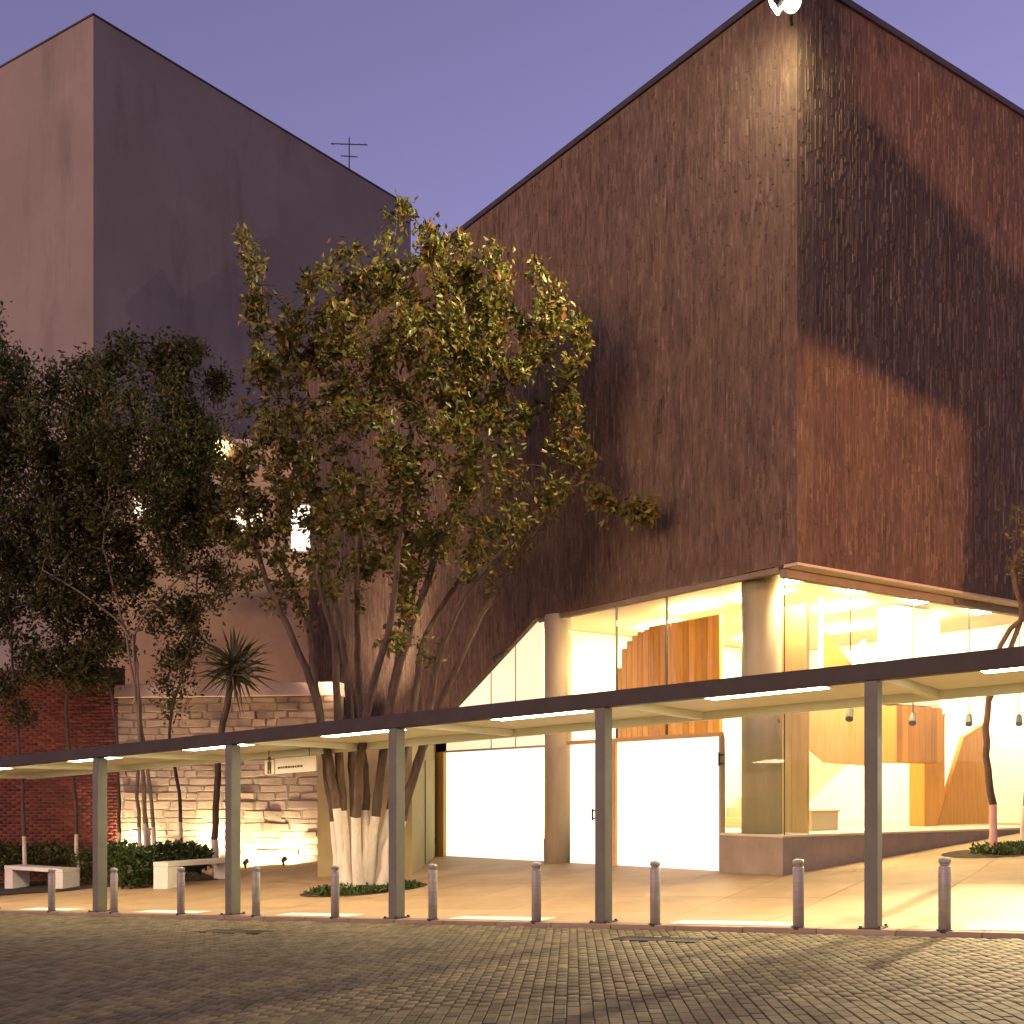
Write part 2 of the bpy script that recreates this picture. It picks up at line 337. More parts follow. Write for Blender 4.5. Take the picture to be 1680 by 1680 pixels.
# ------------------------------------------------------------------ brown museum
mus = thing('museum_building', 'large brown chiselled concrete museum with glazed lit ground floor', 'building', B(0, 0, Bg(0, 0)))
AE, BE, DA = 19.5, 16.0, 7.40; DS = 0.516
def dz(a): return SOF if a < DA else SOF - DS * (a - DA)
ga = Bg(AE, 0) - 0.3
ae2 = DA + (SOF - ga) / DS
loop = [(0, SOF), (DA, SOF), (min(AE, ae2), dz(min(AE, ae2))), (AE, ga), (AE, TOP), (0, TOP)]
lw = MB().prism([B(a, 0, z) for a, z in loop], [B(a, 0.4, z) for a, z in loop]).build('street_wall', 'brown', mus)
rw = MB().hexa(B, 0, 0.33, 0.402, BE, SOF, TOP).build('side_wall', 'brown', mus)
def ribs(fn, L, zlo, name, par):
    b = MB(); x = 0.04
    while x < L - 0.05:
        w = random.uniform(0.02, 0.055); z = zlo(x + w) + 0.04 if zlo(x + w) > zlo(x) else zlo(x) + 0.04
        z += random.uniform(0, 0.3)
        while z < TOP - 0.15:
            h = random.choice((0.09, 0.15, 0.22, 0.35, 0.6)) * random.uniform(0.8, 1.2); z2 = min(z + h, TOP - 0.06)
            if random.random() < 0.62:
                d = random.uniform(0.003, 0.018); e = random.uniform(0, 0.008)
                b.add([fn(x, -0.004 * 0, z), fn(x + w, 0, z), fn(x + w - e, d, z + 0.02), fn(x + e, d, z + 0.02),
                       fn(x, 0, z2), fn(x + w, 0, z2), fn(x + w - e, d, z2 - 0.02), fn(x + e, d, z2 - 0.02)],
                      [(3, 2, 6, 7), (0, 3, 7, 4), (2, 1, 5, 6), (0, 1, 2, 3), (7, 6, 5, 4)])
            z = z2 + random.uniform(0.0, 0.12)
        x += w + random.uniform(0.0, 0.03)
    o = b.build(name, 'brown', par); o['kind'] = 'stuff'
ribs(lambda x, d, z: B(x, -d, z), AE, dz, 'chiselled_ribs', lw)
ribs(lambda x, d, z: B(-d, x, z), BE, lambda x: SOF, 'chiselled_ribs', rw)
MB().hexa(B, -0.05, AE + 0.05, -0.05, 0.45, TOP + 0.002, TOP + 0.12).build('coping', 'coping', lw)
MB().hexa(B, -0.05, 0.38, 0.452, BE + 0.05, TOP + 0.002, TOP + 0.12).build('coping', 'coping', rw)
MB().hexa(B, 0.34, AE, 0.41, BE, TOP - 0.5, TOP - 0.2).build('roof', 'coping', mus)
MB().hexa(B, AE - 0.3, AE - 0.002, 0.41, BE, ga, TOP - 0.51).build('back_wall', 'brown', mus)
MB().hexa(B, 0.34, AE - 0.31, BE - 0.3, BE - 0.002, Bg(5, BE) - 1, TOP - 0.51).build('back_wall', 'brown', mus)
MB().hexa(B, 0.47, 12.0, 0.41, BE - 0.31, SOF + 0.03, SOF + 0.3).build('hall_ceiling', 'cream', mus)
# pale lip along the side soffit and dark head band above the glass
MB().hexa(B, 0.012, 0.30, 0.02, BE, SOF - 0.05, SOF - 0.003).build('soffit', 'soffit', rw)
MB().hexa(B, 0.30, 0.46, 0.10, BE, SOF - 0.20, SOF - 0.051).build('head_band', 'plinth', rw)
MB().hexa(B, 0.46, DA, 0.06, 0.20, SOF - 0.10, SOF - 0.004).build('head_band', 'plinth', lw)
# plinth
PT = CAMZ - 0.775; GA, GB = 0.36, 0.10
def ground_hexa(mb, a0, a1, b0, b1, top, below=0.4):
    lo = [B(a, b, Bg(a, b) - below) for a, b in ((a0, b0), (a1, b0), (a1, b1), (a0, b1))]
    return mb.prism(lo, [Vector((p.x, p.y, top)) for p in lo])
for b0, b1 in ((0.0, 0.30),):
    ground_hexa(MB(), GA - 0.02, 1.82, 0.03, 0.30, PT).build('plinth', 'plinth', mus, bevel=0.008)
k = 0.302
while k < BE - 0.5:
    ground_hexa(MB(), GA - 0.02 + random.uniform(0, .004), GA + 0.28, k, min(k + 2.2, BE - 0.4) - 0.006, PT).build('plinth', 'plinth', mus, bevel=0.008); k += 2.2
MB().hexa(B, GA - 0.035, 1.84, 0.015, 0.31, PT + 0.002, PT + 0.04).build('sill', 'soffit', mus)
MB().hexa(B, GA - 0.035, GA + 0.29, 0.312, BE - 0.4, PT + 0.002, PT + 0.04).build('sill', 'soffit', mus)
# glazing
def pane(fr, name='glass_pane', mat='glass', par=mus, bev=0): return fr.build(name, mat, par)
HB = SOF - 0.10
pane(MB().hexa(B, GA + 0.02, 1.80, 0.12, 0.132, PT + 0.04, HB))
bs = [0.135, 2.3, 4.5, 6.7, 8.9, 11.1, 13.3, 15.5]
for b0, b1 in zip(bs[:-1], bs[1:]):
    pane(MB().hexa(B, GA + 0.02, GA + 0.032, b0 + 0.006, b1 - 0.006, PT + 0.04, SOF - 0.20))
MB().hexa(B, GA + 0.004, GA + 0.018, 0.108, 0.119, PT + 0.04, HB).build('corner_mullion', 'dark', mus)
DT = CAMZ + 1.02                                  # head of the frosted doors
for a0, a1 in ((1.86, 3.3), (3.32, 4.78), (4.80, 6.35)):
    pane(MB().hexa(B, a0, a1, 0.12, 0.132, DT + 0.09, HB))
MB().hexa(B, 1.84, 6.40, 0.08, 0.17, DT + 0.002, DT + 0.085).build('transom', 'doorframe', mus)
for a in (3.30, 4.785): MB().hexa(B, a, a + 0.018, 0.10, 0.15, DT + 0.09, HB).build('mullion', 'dark', mus)
def gpoly(mb, a0, a1, b0, b1, z1, off=0.06): 
    lo = [B(a, b, Bg(a, b) + off) for a, b in ((a0, b0), (a1, b0), (a1, b1), (a0, b1))]
    return mb.prism(lo, [Vector((p.x, p.y, z1)) for p in lo])
dl = gpoly(MB(), 1.875, 4.74, 0.10, 0.14, DT).build('frosted_door', 'frost', mus)
gpoly(MB(), 1.825, 1.870, 0.06, 0.18, DT + 0.001, 0.05).build('door_frame', 'column', mus)
d2o = gpoly(MB(), 5.28, 6.30, 0.10, 0.14, DT, 0.06).build('frosted_door', 'frost', mus)
gpoly(MB(), 4.745, 5.275, 0.05, 0.19, DT + 0.001, 0.05).build('door_frame', 'doorframe', mus)
for a, h, par in ((5.42, 1.10, d2o), (1.80, 2.1, dl)):
    z = Bg(a, 0) + h
    MB().tube(B(a, 0.0, z - 0.12), B(a, 0.0, z + 0.12), 0.02, 0.02, 8).tube(B(a, 0.0, z + 0.08), B(a, 0.11, z + 0.08), 0.014, 0.014, 6).tube(B(a, 0.0, z - 0.08), B(a, 0.11, z - 0.08), 0.014, 0.014, 6).build('handle', 'dark', par)
# white lit bay under the raking soffit
lo = [(7.30, None), (11.35, None), (11.35, DT - 0.02), (7.30, DT - 0.02)]
pts = lambda b: [B(a, b, z if z is not None else Bg(a, b) + 0.06) for a, z in lo]
MB().prism(pts(0.10), pts(0.14)).build('frosted_door', 'frost', mus)
zz = lambda a: dz(a) - 0.03
a3 = DA + (SOF - DT - 0.12) / DS
up = [(7.30, DT + 0.03), (min(11.35, a3), DT + 0.03), (min(11.35, a3), max(zz(min(11.35, a3)), DT + 0.031)), (DA, SOF - 0.03), (7.30, SOF - 0.03)]
MB().prism([B(a, 0.10, z) for a, z in up], [B(a, 0.14, z) for a, z in up]).build('raking_window', 'frost_cream', mus)
for a in (8.3, 9.3): MB().hexa(B, a, a + 0.02, 0.075, 0.097, DT + 0.03, zz(a) - 0.02).build('mullion', 'soffit', mus)
MB().hexa(B, 7.2, 11.36, 0.07, 0.17, DT - 0.018, DT + 0.028).build('transom', 'soffit', mus)
gpoly(MB(), 11.36, 11.72, 0.02, 0.2, DT, 0.05).build('door_frame', 'doorframe', mus)
# columns
cb = Bg(6.82, 0.18)
MB().lathe(B(6.82, 0.18, cb), [(0.30, -0.2), (0.30, SOF - cb - 0.003)], 32).build('column', 'column', mus, smooth=False)
MB().lathe(B(1.35, 0.62, PT + 0.04), [(0.36, 0), (0.36, SOF - PT - 0.02)], 32).build('column', 'column', mus)
for o in mus.children:
    if o.name.startswith('column'):
        for p in o.data.polygons: p.use_smooth = len(p.vertices) == 4
# hall shell
FL = PT + 0.03
MB().hexa(B, GA + 0.30, 11.9, 0.32, 12.0, FL - 0.3, FL).build('hall_floor', 'floor_in', mus)
MB().hexa(B, 8.6, 8.8, 0.45, 12.0, FL, SOF + 0.02).build('hall_wall', 'white', mus)
MB().hexa(B, GA + 0.3, 8.59, 9.6, 9.8, FL, SOF + 0.02).build('hall_wall', 'white', mus)
for a, b in ((1.05, 1.2), (1.05, 3.0), (1.05, 5.0), (1.05, 7.2), (2.6, 1.9), (2.6, 4.4), (2.6, 7.0), (4.4, 1.9), (4.4, 4.4), (4.4, 7.0), (6.8, 3.2), (6.8, 6.6)):
    hl_ = 0.3 if a < 2 else 0.6
    l = MB().hexa(B, a - hl_, a + hl_, b - 0.14, b + 0.14, SOF + 0.005, SOF + 0.028).build('luminaire', 'column', mus)
    MB().hexa(B, a - hl_ + 0.03, a + hl_ - 0.03, b - 0.11, b + 0.11, SOF - 0.05, SOF + 0.003).build('diffuser', 'hall_lamp', l)

# ------------------------------------------------------------------ things in the hall
w = thing('arched_wood_wall', 'orange slatted wood wall with arched corner seen above the frosted doors', 'partition', B(4.4, 3.0, FL))
n = 18
for i in range(n):
    a = 3.35 + 3.2 * i / n; t = i / (n - 1)
    h = SOF - 0.30 - (0 if t < 0.6 else 0.8 * (1 - math.sqrt(max(0, 1 - ((t - 0.6) / 0.4) ** 2))))
    MB().hexa(B, a, a + 3.2 / n - 0.014, 1.6, 1.67 + 0.02 * random.random(), FL, h).build('slat', 'wood', w)
w = thing('pale_wood_wall', 'pale yellow wood wall standing behind the glazed corner', 'partition', B(1.6, 2.2, FL))
for i in range(4): MB().hexa(B, 1.02 + i * 0.36, 1.375 + i * 0.36, 1.45, 1.53, FL, SOF - 0.42).build('panel', 'wood_pale', w, bevel=0.006)
st = thing('staircase', 'white staircase with solid balustrade rising through the lit hall', 'staircase', B(4.0, 5.0, FL))
nst = 16; b0, b1, z0s, z1s = 2.6, 7.6, FL, FL + 3.4
for i in range(nst):
    MB().hexa(B, 3.2, 4.4, b0 + (b1 - b0) * i / nst, b0 + (b1 - b0) * (i + 1.1) / nst, z0s + (z1s - z0s) * i / nst, z0s + (z1s - z0s) * (i + 1) / nst - 0.002).build('step', 'floor_in', st)
for a in (3.1, 4.41):
    pr = lambda aa: [B(aa, b0 - 0.1, z0s), B(aa, b0 - 0.1, z0s + 1.0), B(aa, b1, z1s + 1.0), B(aa, b1, z1s - 0.5), B(aa, b0 + 0.6, z0s)]
    MB().prism(pr(a), pr(a + 0.08)).build('balustrade', 'white', st)
w = thing('hanging_wood_box', 'orange slatted wood box hanging in the hall right of the canopy post', 'cabinet', B(2.4, 5.8, CAMZ + 0.6))
for i in range(8): MB().hexa(B, 1.7, 2.2, 5.05 + i * 0.2, 5.24 + i * 0.2, CAMZ + 0.62, CAMZ + 1.8 + 0.01 * (i % 2)).build('slat', 'wood', w)
MB().hexa(B, 1.74, 2.16, 5.06, 6.6, CAMZ + 1.83, SOF).build('hanger', 'white', w)
w = thing('wood_pier', 'tall orange wood pier standing on the hall floor behind the side glass', 'partition', B(2.4, 7.1, FL))
MB().hexa(B, 2.21, 2.6, 6.74, 7.5, FL, CAMZ + 1.7).build('panel', 'wood', w, bevel=0.01); MB().hexa(B, 2.19, 2.62, 6.72, 7.52, CAMZ + 1.702, CAMZ + 1.75).build('cap', 'wood_pale', w)
w = thing('wood_wedge', 'orange triangular wood panel high behind the side glass', 'panel', B(2.0, 3.1, CAMZ + 2.5))
tri = lambda a: [B(a, 3.1, CAMZ + 3.25), B(a, 3.1, CAMZ + 2.4), B(a, 4.3, CAMZ + 2.4)]
MB().prism(tri(2.0), tri(2.06)).build('board', 'wood', w); MB().hexa(B, 1.98, 2.08, 3.06, 3.098, CAMZ + 2.3, SOF).build('hanger', 'white', w)
w = thing('peach_panel', 'peach coloured wood panel with a slanted lower edge behind the side glass', 'panel', B(2.0, 3.4, CAMZ + 0.5))
pol = lambda a: [B(a, 2.3, CAMZ + 2.2), B(a, 4.6, CAMZ + 2.2), B(a, 4.6, CAMZ + 0.55), B(a, 3.3, CAMZ + 0.6), B(a, 2.3, CAMZ + 1.15)]
MB().prism(pol(2.1), pol(2.16)).build('board', 'wood_pale', w); MB().hexa(B, 2.09, 2.17, 2.28, 4.62, CAMZ + 2.202, CAMZ + 2.25).build('rail', 'white', w)
w = thing('reception_desk', 'low pale yellow desk near the glazed corner', 'desk', B(1.9, 2.8, FL))
MB().hexa(B, 1.7, 2.1, 2.4, 3.2, FL, FL + 0.36).build('front', 'cream', w, bevel=0.01); MB().hexa(B, 1.67, 2.13, 2.37, 3.23, FL + 0.362, FL + 0.4).build('top', 'wood_pale', w, bevel=0.008)
w = thing('wood_ramp_panel', 'orange wood panel at the far right of the hall', 'panel', B(2.2, 8.2, FL))
tri = lambda a: [B(a, 7.2, FL + 0.02), B(a, 9.2, FL + 0.02), B(a, 9.2, FL + 2.4), B(a, 8.2, FL + 2.0)]
MB().prism(tri(2.2), tri(2.3)).build('board', 'wood', w); MB().hexa(B, 2.1, 2.199, 7.2, 9.2, FL, FL + 0.018).build('foot', 'white', w)
def spot_fix(p, top, label, cl='ceiling spotlights in the hall'):
    t = thing('track_spotlight', label, 'spotlight', p, cl)
    MB().tube(p + Vector((0, 0, 0.09)), Vector((p.x, p.y, top)), 0.012, 0.012, 6).build('stem', 'dark', t)
    q = p + Vector((-0.06, -0.13, -0.1))
    MB().tube(p + Vector((0.02, 0.05, 0.09)), q, 0.06, 0.075, 10).build('can', 'dark', t)
for x, y, lab in ((1275, 1177, 'black spotlight hanging at the glazed corner of the hall'), (1395, 1172, 'black spotlight just left of the nearest canopy post'),
                  (1498, 1179, 'black spotlight in front of the hanging wood box'), (1590, 1181, 'black spotlight just left of the dark slim trunk'),
                  (1672, 1181, 'black spotlight at the right edge under the canopy'), (1520, 982, 'black spotlight high under the side soffit')):
    Yd = 0
    for b in np.linspace(0.3, 12, 400):        # hang it 0.75 m inside the side glass
        q = B(GA + 0.75, b, 0)
        if 840 + F * q.x / q.y >= x: Yd = q.y; break
    spot_fix(px(x, y, Yd), SOF + 0.03, lab)
p = px(838, 1078, 24.6); a_ = 8.1
p = B(8.62, -0.18, dz(8.62) - 0.16)
t = thing('soffit_spotlight', 'small black spotlight fixed under the raking brown edge', 'spotlight', p)
MB().tube(p + Vector((0.10, 0, 0.1)), p + Vector((-0.1, -0.08, -0.03)), 0.05, 0.065, 10).build('can', 'dark', t)
MB().tube(p + Vector((0.05, 0, 0.05)), B(8.55, 0.0, dz(8.55) + 0.02), 0.014, 0.014, 6).build('arm', 'dark', t)

# floodlight at the roof corner
p = Vector((4.43, 17.89, CAMZ + 12.67))
t = thing('roof_floodlight', 'bright twin floodlight near the top corner of the brown museum', 'floodlight', p)
aim = (px(600, 640, 21) - p).normalized()
for nm, ax_, dx in (('lamp_head', aim, Vector((-0.2, 0.05, 0.0))), ('lamp_head', (Vector((0.5, 2.0, 1.0)) - p).normalized(), Vector((0.06, -0.04, 0)))):
    h_ = MB().tube(p + dx - ax_ * 0.2, p + dx, 0.09, 0.15, 20).build(nm, 'dark', t)
    MB().tube(p + dx + ax_ * 0.004, p + dx + ax_ * 0.014, 0.13, 0.13, 20).build('lens', 'flood', h_)
MB().tube(p - aim * 0.05, B(0.12, 0.0, TOP - 0.75), 0.03, 0.03, 8).build('bracket', 'dark', t)
def spot(name, loc, aim, watts, colr, size, blend, rad, parent=None):
    l = bpy.data.lights.new(name, 'SPOT'); l.energy = watts; l.color = colr; l.spot_size = R(size); l.spot_blend = blend; l.shadow_soft_size = rad
    o = bpy.data.objects.new(name, l); col.objects.link(o); o.location = loc
    o.rotation_euler = (-Vector(aim)).to_track_quat('Z', 'Y').to_euler()
    if parent is not None: o.parent = parent; o.location = Vector(loc) - ORG[parent]
    return o
spot('flood_beam', p + aim * 0.08 + Vector((-0.2, 0.05, 0.0)), aim, 3000, (1.0, 0.80, 0.40), 66, 0.6, 0.12, t)
ax_ = (B(1.2, 0.0, TOP - 2.6) - p).normalized()
spot('flood_beam', p + ax_ * 0.1 + Vector((0.06, -0.04, 0)), ax_, 230, (1.0, 0.78, 0.45), 170, 1.0, 0.12, t)

# added mast, unseen on the right: flaps shaped to cut the warm wall patches
Q = Vector((11.2, 9.5, 6.6))
t = thing('added_light_mast', 'added unseen mast with two floodlights and flaps shaped to cut the wall light', 'mast', Vector((Q.x, Q.y, gz(Q.x, Q.y))))
MB().tube((Q.x, Q.y, gz(Q.x, Q.y)), (Q.x, Q.y, 8.2), 0.10, 0.06, 12).build('pole', 'steel', t)
def flood(Qp, aimp, edges, watts, colr, size):
    aim = (aimp - Qp).normalized()
    h = MB().tube(Qp - aim * 0.35, Qp - aim * 0.05, 0.10, 0.16, 14).build('housing', 'dark', t)
    MB().tube(Qp - aim * 0.2, (Q.x, Q.y, Qp.z), 0.03, 0.03, 8).build('arm', 'dark', h)
    for e0, e1, side in edges:                  # a shutter added to shape the light: its edge follows the wall line e0-e1
        k = 0.05
        q0 = Qp + (e0 - Qp) * k; q1 = Qp + (e1 - Qp) * k
        off = Vector(side).normalized() * 0.45
        MB().add([q0, q1, q1 + off, q0 + off], [(0, 1, 2, 3)]).add([q0 + aim * .006, q1 + aim * .006, q1 + off + aim * .006, q0 + off + aim * .006], [(0, 1, 2, 3)]).build('shaping_flap', 'dark', h)
    spot('mast_beam', Qp, aim, watts, colr, size, 0.5, 0.012, t)
flood(Q + Vector((-0.35, 0.2, -0.5)), B(0, 3.2, CAMZ + 4.8), [(B(0, -1.5, CAMZ + 7.9), B(0, 9, CAMZ + 6.75), (0, 0, 1)), (B(0, 4.95, CAMZ + 1), B(0, 4.95, CAMZ + 12), (0.8, 0.5, 0))], 2700, (1.0, 0.44, 0.19), 50)
flood(Q + Vector((-0.3, 0.3, 1.2)), B(0, 6.0, CAMZ + 12.2), [(B(0, -4, CAMZ + 14.0), B(0, 16, CAMZ + 7.35), (0, 0, -1))], 2200, (1.0, 0.44, 0.29), 46)

# ------------------------------------------------------------------ canopy
can = thing('street_canopy', 'long grey steel canopy on slim posts with lit pale ceiling', 'canopy', S(7, 1.5, 0))
SA, SB, CD, HT = -8.5, 21.0, 3.2, 2.85
post_s = [-7 + 3.5 * i for i in range(9)]
MB().hexa(CAN, SA, SB, -0.10, 0.08, HT + 0.02, HT + 0.225).build('front_beam', 'steel', can, bevel=0.008)
MB().hexa(CAN, SA, SB, CD - 0.10, CD, HT + 0.02, HT + 0.20).build('back_beam', 'ceil', can, bevel=0.008)
MB().hexa(CAN, SA, SB, 0.082, CD + 0.02, HT + 0.202, HT + 0.224).build('roof_sheet', 'steel', can)
for s in post_s:
    pb = MB(); lo = [S(s + ds, dn, KERB - 0.1) for ds, dn in ((-0.075, -0.09), (0.075, -0.09), (0.075, 0.12), (-0.075, 0.12))]
    hi = [CAN(s + ds, dn, HT + 0.018) for ds, dn in ((-0.075, -0.09), (0.075, -0.09), (0.075, 0.12), (-0.075, 0.12))]
    po = pb.prism(lo, hi).build('post', 'post', can, bevel=0.01)
    MB().hexa(S, s - 0.13, s + 0.13, -0.155, 0.18, KERB - 0.04, KERB + 0.014).build('base_plate', 'steel', po, bevel=0.004)
    for ds in (-0.105, 0.105):
        for dn in (-0.13, 0.155): MB().hexa(S, s + ds - 0.014, s + ds + 0.014, dn - 0.014, dn + 0.014, KERB + 0.015, KERB + 0.035).build('bolt', 'dark', po)
    MB().hexa(CAN, s - 0.05, s + 0.05, 0.082, CD - 0.102, HT + 0.04, HT + 0.20).build('arm', 'ceil', can, bevel=0.006)
for s0, s1 in zip(post_s[:-1], post_s[1:]):
    m_ = (s0 + s1) / 2
    for k in range(2):
        MB().hexa(CAN, s0 + 0.055 + k * 1.697, s0 + 0.055 + k * 1.697 + 1.69, 0.085, CD - 0.105, HT + 0.15, HT + 0.18).build('ceiling_panel', 'ceil', can)
    l = MB().hexa(CAN, m_ - 0.85, m_ + 0.85, 0.55, 1.45, HT + 0.143, HT + 0.149).build('light_box', 'ceil', can)
    MB().hexa(CAN, m_ - 0.80, m_ + 0.80, 0.58, 1.42, HT + 0.134, HT + 0.141).build('diffuser', 'tube', l)

# sign under the canopy
pA = CAN(8.1, 2.9, HT)
def sg(s0, s1, h0, h1, n0=2.9, n1=2.93): return MB().hexa(CAN, s0, s1, n0, n1, HT + h0, HT + h1)
t = thing('hanging_sign', 'small white sign with a figure symbol hanging under the canopy', 'sign', CAN(8.6, 2.9, HT - 0.3))
sc_ = [ (CAN(s, 2.9, HT)) for s in np.linspace(7.0, 16.0, 900)]
def s_at(x): return float(np.linspace(7.0, 16.0, 900)[int(np.argmin([abs(840 + F * q.x / q.y - x) for q in sc_]))])
sL, sR = s_at(434), s_at(519); sM = s_at(450)
pl = sg(sR, sM - 0.015, -0.32, -0.02).build('plate', 'sign', t); pl2 = sg(sM + 0.015, sL, -0.32, -0.04).build('symbol_plate', 'sign', t)
mm = (sM + sL) / 2 + 0.0
fig = MB().hexa(CAN, mm - 0.05, mm + 0.05, 2.892, 2.899, HT - 0.24, HT - 0.06)
fig.hexa(CAN, mm - 0.05, mm - 0.012, 2.892, 2.899, HT - 0.31, HT - 0.241).hexa(CAN, mm + 0.012, mm + 0.05, 2.892, 2.899, HT - 0.31, HT - 0.241)
fig.tube(CAN(mm, 2.892, HT - 0.01), CAN(mm, 2.899, HT - 0.01), 0.045, 0.045, 14); fig.build('figure', 'ink', pl2)
ln = MB(); x = sM - 0.10
while x > sM - 0.75:
    wd = random.uniform(0.03, 0.07); ln.hexa(CAN, x - wd, x, 2.892, 2.899, HT - 0.225, HT - 0.19 + random.uniform(0, .01)); x -= wd + 0.02
ln.build('lettering', 'ink', pl)
for s in (sR + 0.2, sL - 0.1): MB().tube(CAN(s, 2.915, HT - 0.03), CAN(s, 2.915, HT + 0.15), 0.008, 0.008, 6).build('rod', 'dark', t)

# ------------------------------------------------------------------ bollards, grates, benches
def bollard_proto():
    t = thing('bollard', '', 'bollard', Vector((0, 0, 0)), 'steel bollards along the kerb')
    MB().lathe((0, 0, 0), [(0.066, -0.1), (0.066, 0.70), (0.060, 0.712)], 20).build('body', 'bollard', t)
    MB().lathe((0, 0, 0.712), [(0.052, -0.005), (0.052, 0.03)], 20).build('neck', 'bollard', t)
    MB().lathe((0, 0, 0.742), [(0.066, 0), (0.066, 0.035), (0.055, 0.055), (0.02, 0.064)], 20).build('cap', 'bollard', t)
    MB().lathe((0, 0, 0), [(0.085, -0.02), (0.085, 0.012), (0.07, 0.016)], 20).build('base_ring', 'dark', t)
    for ch_ in t.children:
        for p_ in ch_.data.polygons: p_.use_smooth = len(p_.vertices) == 4
    return t
proto = bollard_proto(); first = True
labs = ['steel bollard at the far left beside the end of the white bench', 'steel bollard just right of the leftmost canopy post', 'steel bollard in front of the right hand white bench',
        'steel bollard just right of the second canopy post from the left', 'steel bollard in front of the limewashed tree trunks', 'steel bollard just right of the middle canopy post',
        'steel bollard in front of the round column', 'steel bollard right of the fourth canopy post, above the drain', 'steel bollard in front of the glazed corner plinth', 'steel bollard at the far right beyond the nearest post']
bx_ = [85, 187, 297, 420, 550, 710, 880, 1075, 1310, 1550]
for x, lab in zip(bx_, labs):
    best = min(np.linspace(-6, 20, 5201), key=lambda s: abs(840 + F * (P0 + SD * s + ND * -0.09).x / (P0 + SD * s + ND * -0.09).y - x))
    o = proto if first else copy_tree(proto); first = False
    o.location = S(float(best), -0.09, KERB); o['label'] = lab; o['category'] = 'bollard'
for g, lab in zip(grate_spots, ('dark iron drain grate in the street below the fourth post', 'dark iron drain grate in the street below the second post from the left')):
    s, n = sn(g.x, g.y); t = thing('drain_grate', lab, 'drain', S(s, n, 0), 'drain grates in the street')
    fb = MB().hexa(S, s - 0.58, s + 0.58, n - 0.17, n - 0.14, -0.04, 0.004).hexa(S, s - 0.58, s + 0.58, n + 0.14, n + 0.17, -0.04, 0.004)
    fb.hexa(S, s - 0.58, s - 0.55, n - 0.139, n + 0.139, -0.04, 0.004).hexa(S, s + 0.55, s + 0.58, n - 0.139, n + 0.139, -0.04, 0.004); fb.build('frame', 'dark', t)
    bb = MB()
    for i in range(22): bb.hexa(S, s - 0.53 + i * 0.049, s - 0.508 + i * 0.049, n - 0.138, n + 0.138, -0.035, 0.0)
    bb.build('bars', 'dark', t)
def bench(pa, d, w, L, label):
    d = Vector((d.x, d.y, 0)); w = Vector((w.x, w.y, 0)); pb = pa + d * L
    zb = (gz(pa.x, pa.y) + gz(pb.x, pb.y)) / 2 + KERB
    fn = lambda a, b, z: Vector((pa.x, pa.y, zb)) + d * a + w * b + Vector((0, 0, z))
    t = thing('bench', label, 'bench', Vector((pa.x, pa.y, zb)), 'white cast stone benches')
    MB().hexa(fn, 0, L, 0, 0.5, 0.44, 0.54).build('seat', 'bench', t, bevel=0.012)
    MB().hexa(fn, 0.0, 0.34, 0.01, 0.49, -0.14, 0.438).build('leg', 'bench', t, bevel=0.012)
    MB().hexa(fn, L - 0.34, L, 0.01, 0.49, -0.14, 0.438).build('leg', 'bench', t, bevel=0.012)
b1_, b2_ = ghit(102, 1462), ghit(251, 1462)
bench(b1_, SD, ND, 2.4, 'white cast stone bench at the far left edge')
bench(b2_, ND, -SD, 2.1, 'white cast stone bench beside the green hedge')
# ------------------------------------------------------------------ olive service block, walls, annex, grey building
oa = [B(11.75, 0.03, 0), ghit(676, 1440), ghit(676, 1440) + Vector((-2.25, 1.3, 0)), B(11.75, 0.03, 0) + Vector((-2.9, 1.6, 0))]
t = thing('olive_service_block', 'low olive plaster block with a flush door beside the lit doors', 'kiosk', Vector((oa[1].x, oa[1].y, gz(oa[1].x, oa[1].y))))
lo = [Vector((p.x, p.y, gz(p.x, p.y) - 0.2)) for p in oa]; hi = [Vector((p.x, p.y, CAMZ + 1.5)) for p in oa]
wl = MB().prism(lo, hi).build('wall', 'olive', t)
cx_ = sum((p.x for p in oa)) / 4; cyy = sum((p.y for p in oa)) / 4
MB().prism([Vector((cx_ + (p.x - cx_) * 1.02, cyy + (p.y - cyy) * 1.02, CAMZ + 1.502)) for p in oa], [Vector((cx_ + (p.x - cx_) * 1.02, cyy + (p.y - cyy) * 1.02, CAMZ + 1.6)) for p in oa]).build('roof', 'plinth', t)
e0, e1 = oa[0], oa[1]; ed = (e1 - e0); ed.z = 0; el = ed.length; ed.normalize(); en = Vector((-ed.y, ed.x, 0))
if en.x < 0: en = -en
fnd = lambda a, b, z: Vector((e0.x, e0.y, 0)) + ed * a + en * b + Vector((0, 0, gz(*(Vector((e0.x, e0.y)) + Vector((ed.x, ed.y)) * a)) + z))
dr = MB().hexa(fnd, 0.5, 2.3, 0.004, 0.03, 0.07, 2.5).build('door', 'olive', t, bevel=0.006)
for h in (0.4, 1.25, 2.1): MB().hexa(fnd, 0.40, 0.49, 0.004, 0.05, h, h + 0.14).build('hinge', 'dark', dr)

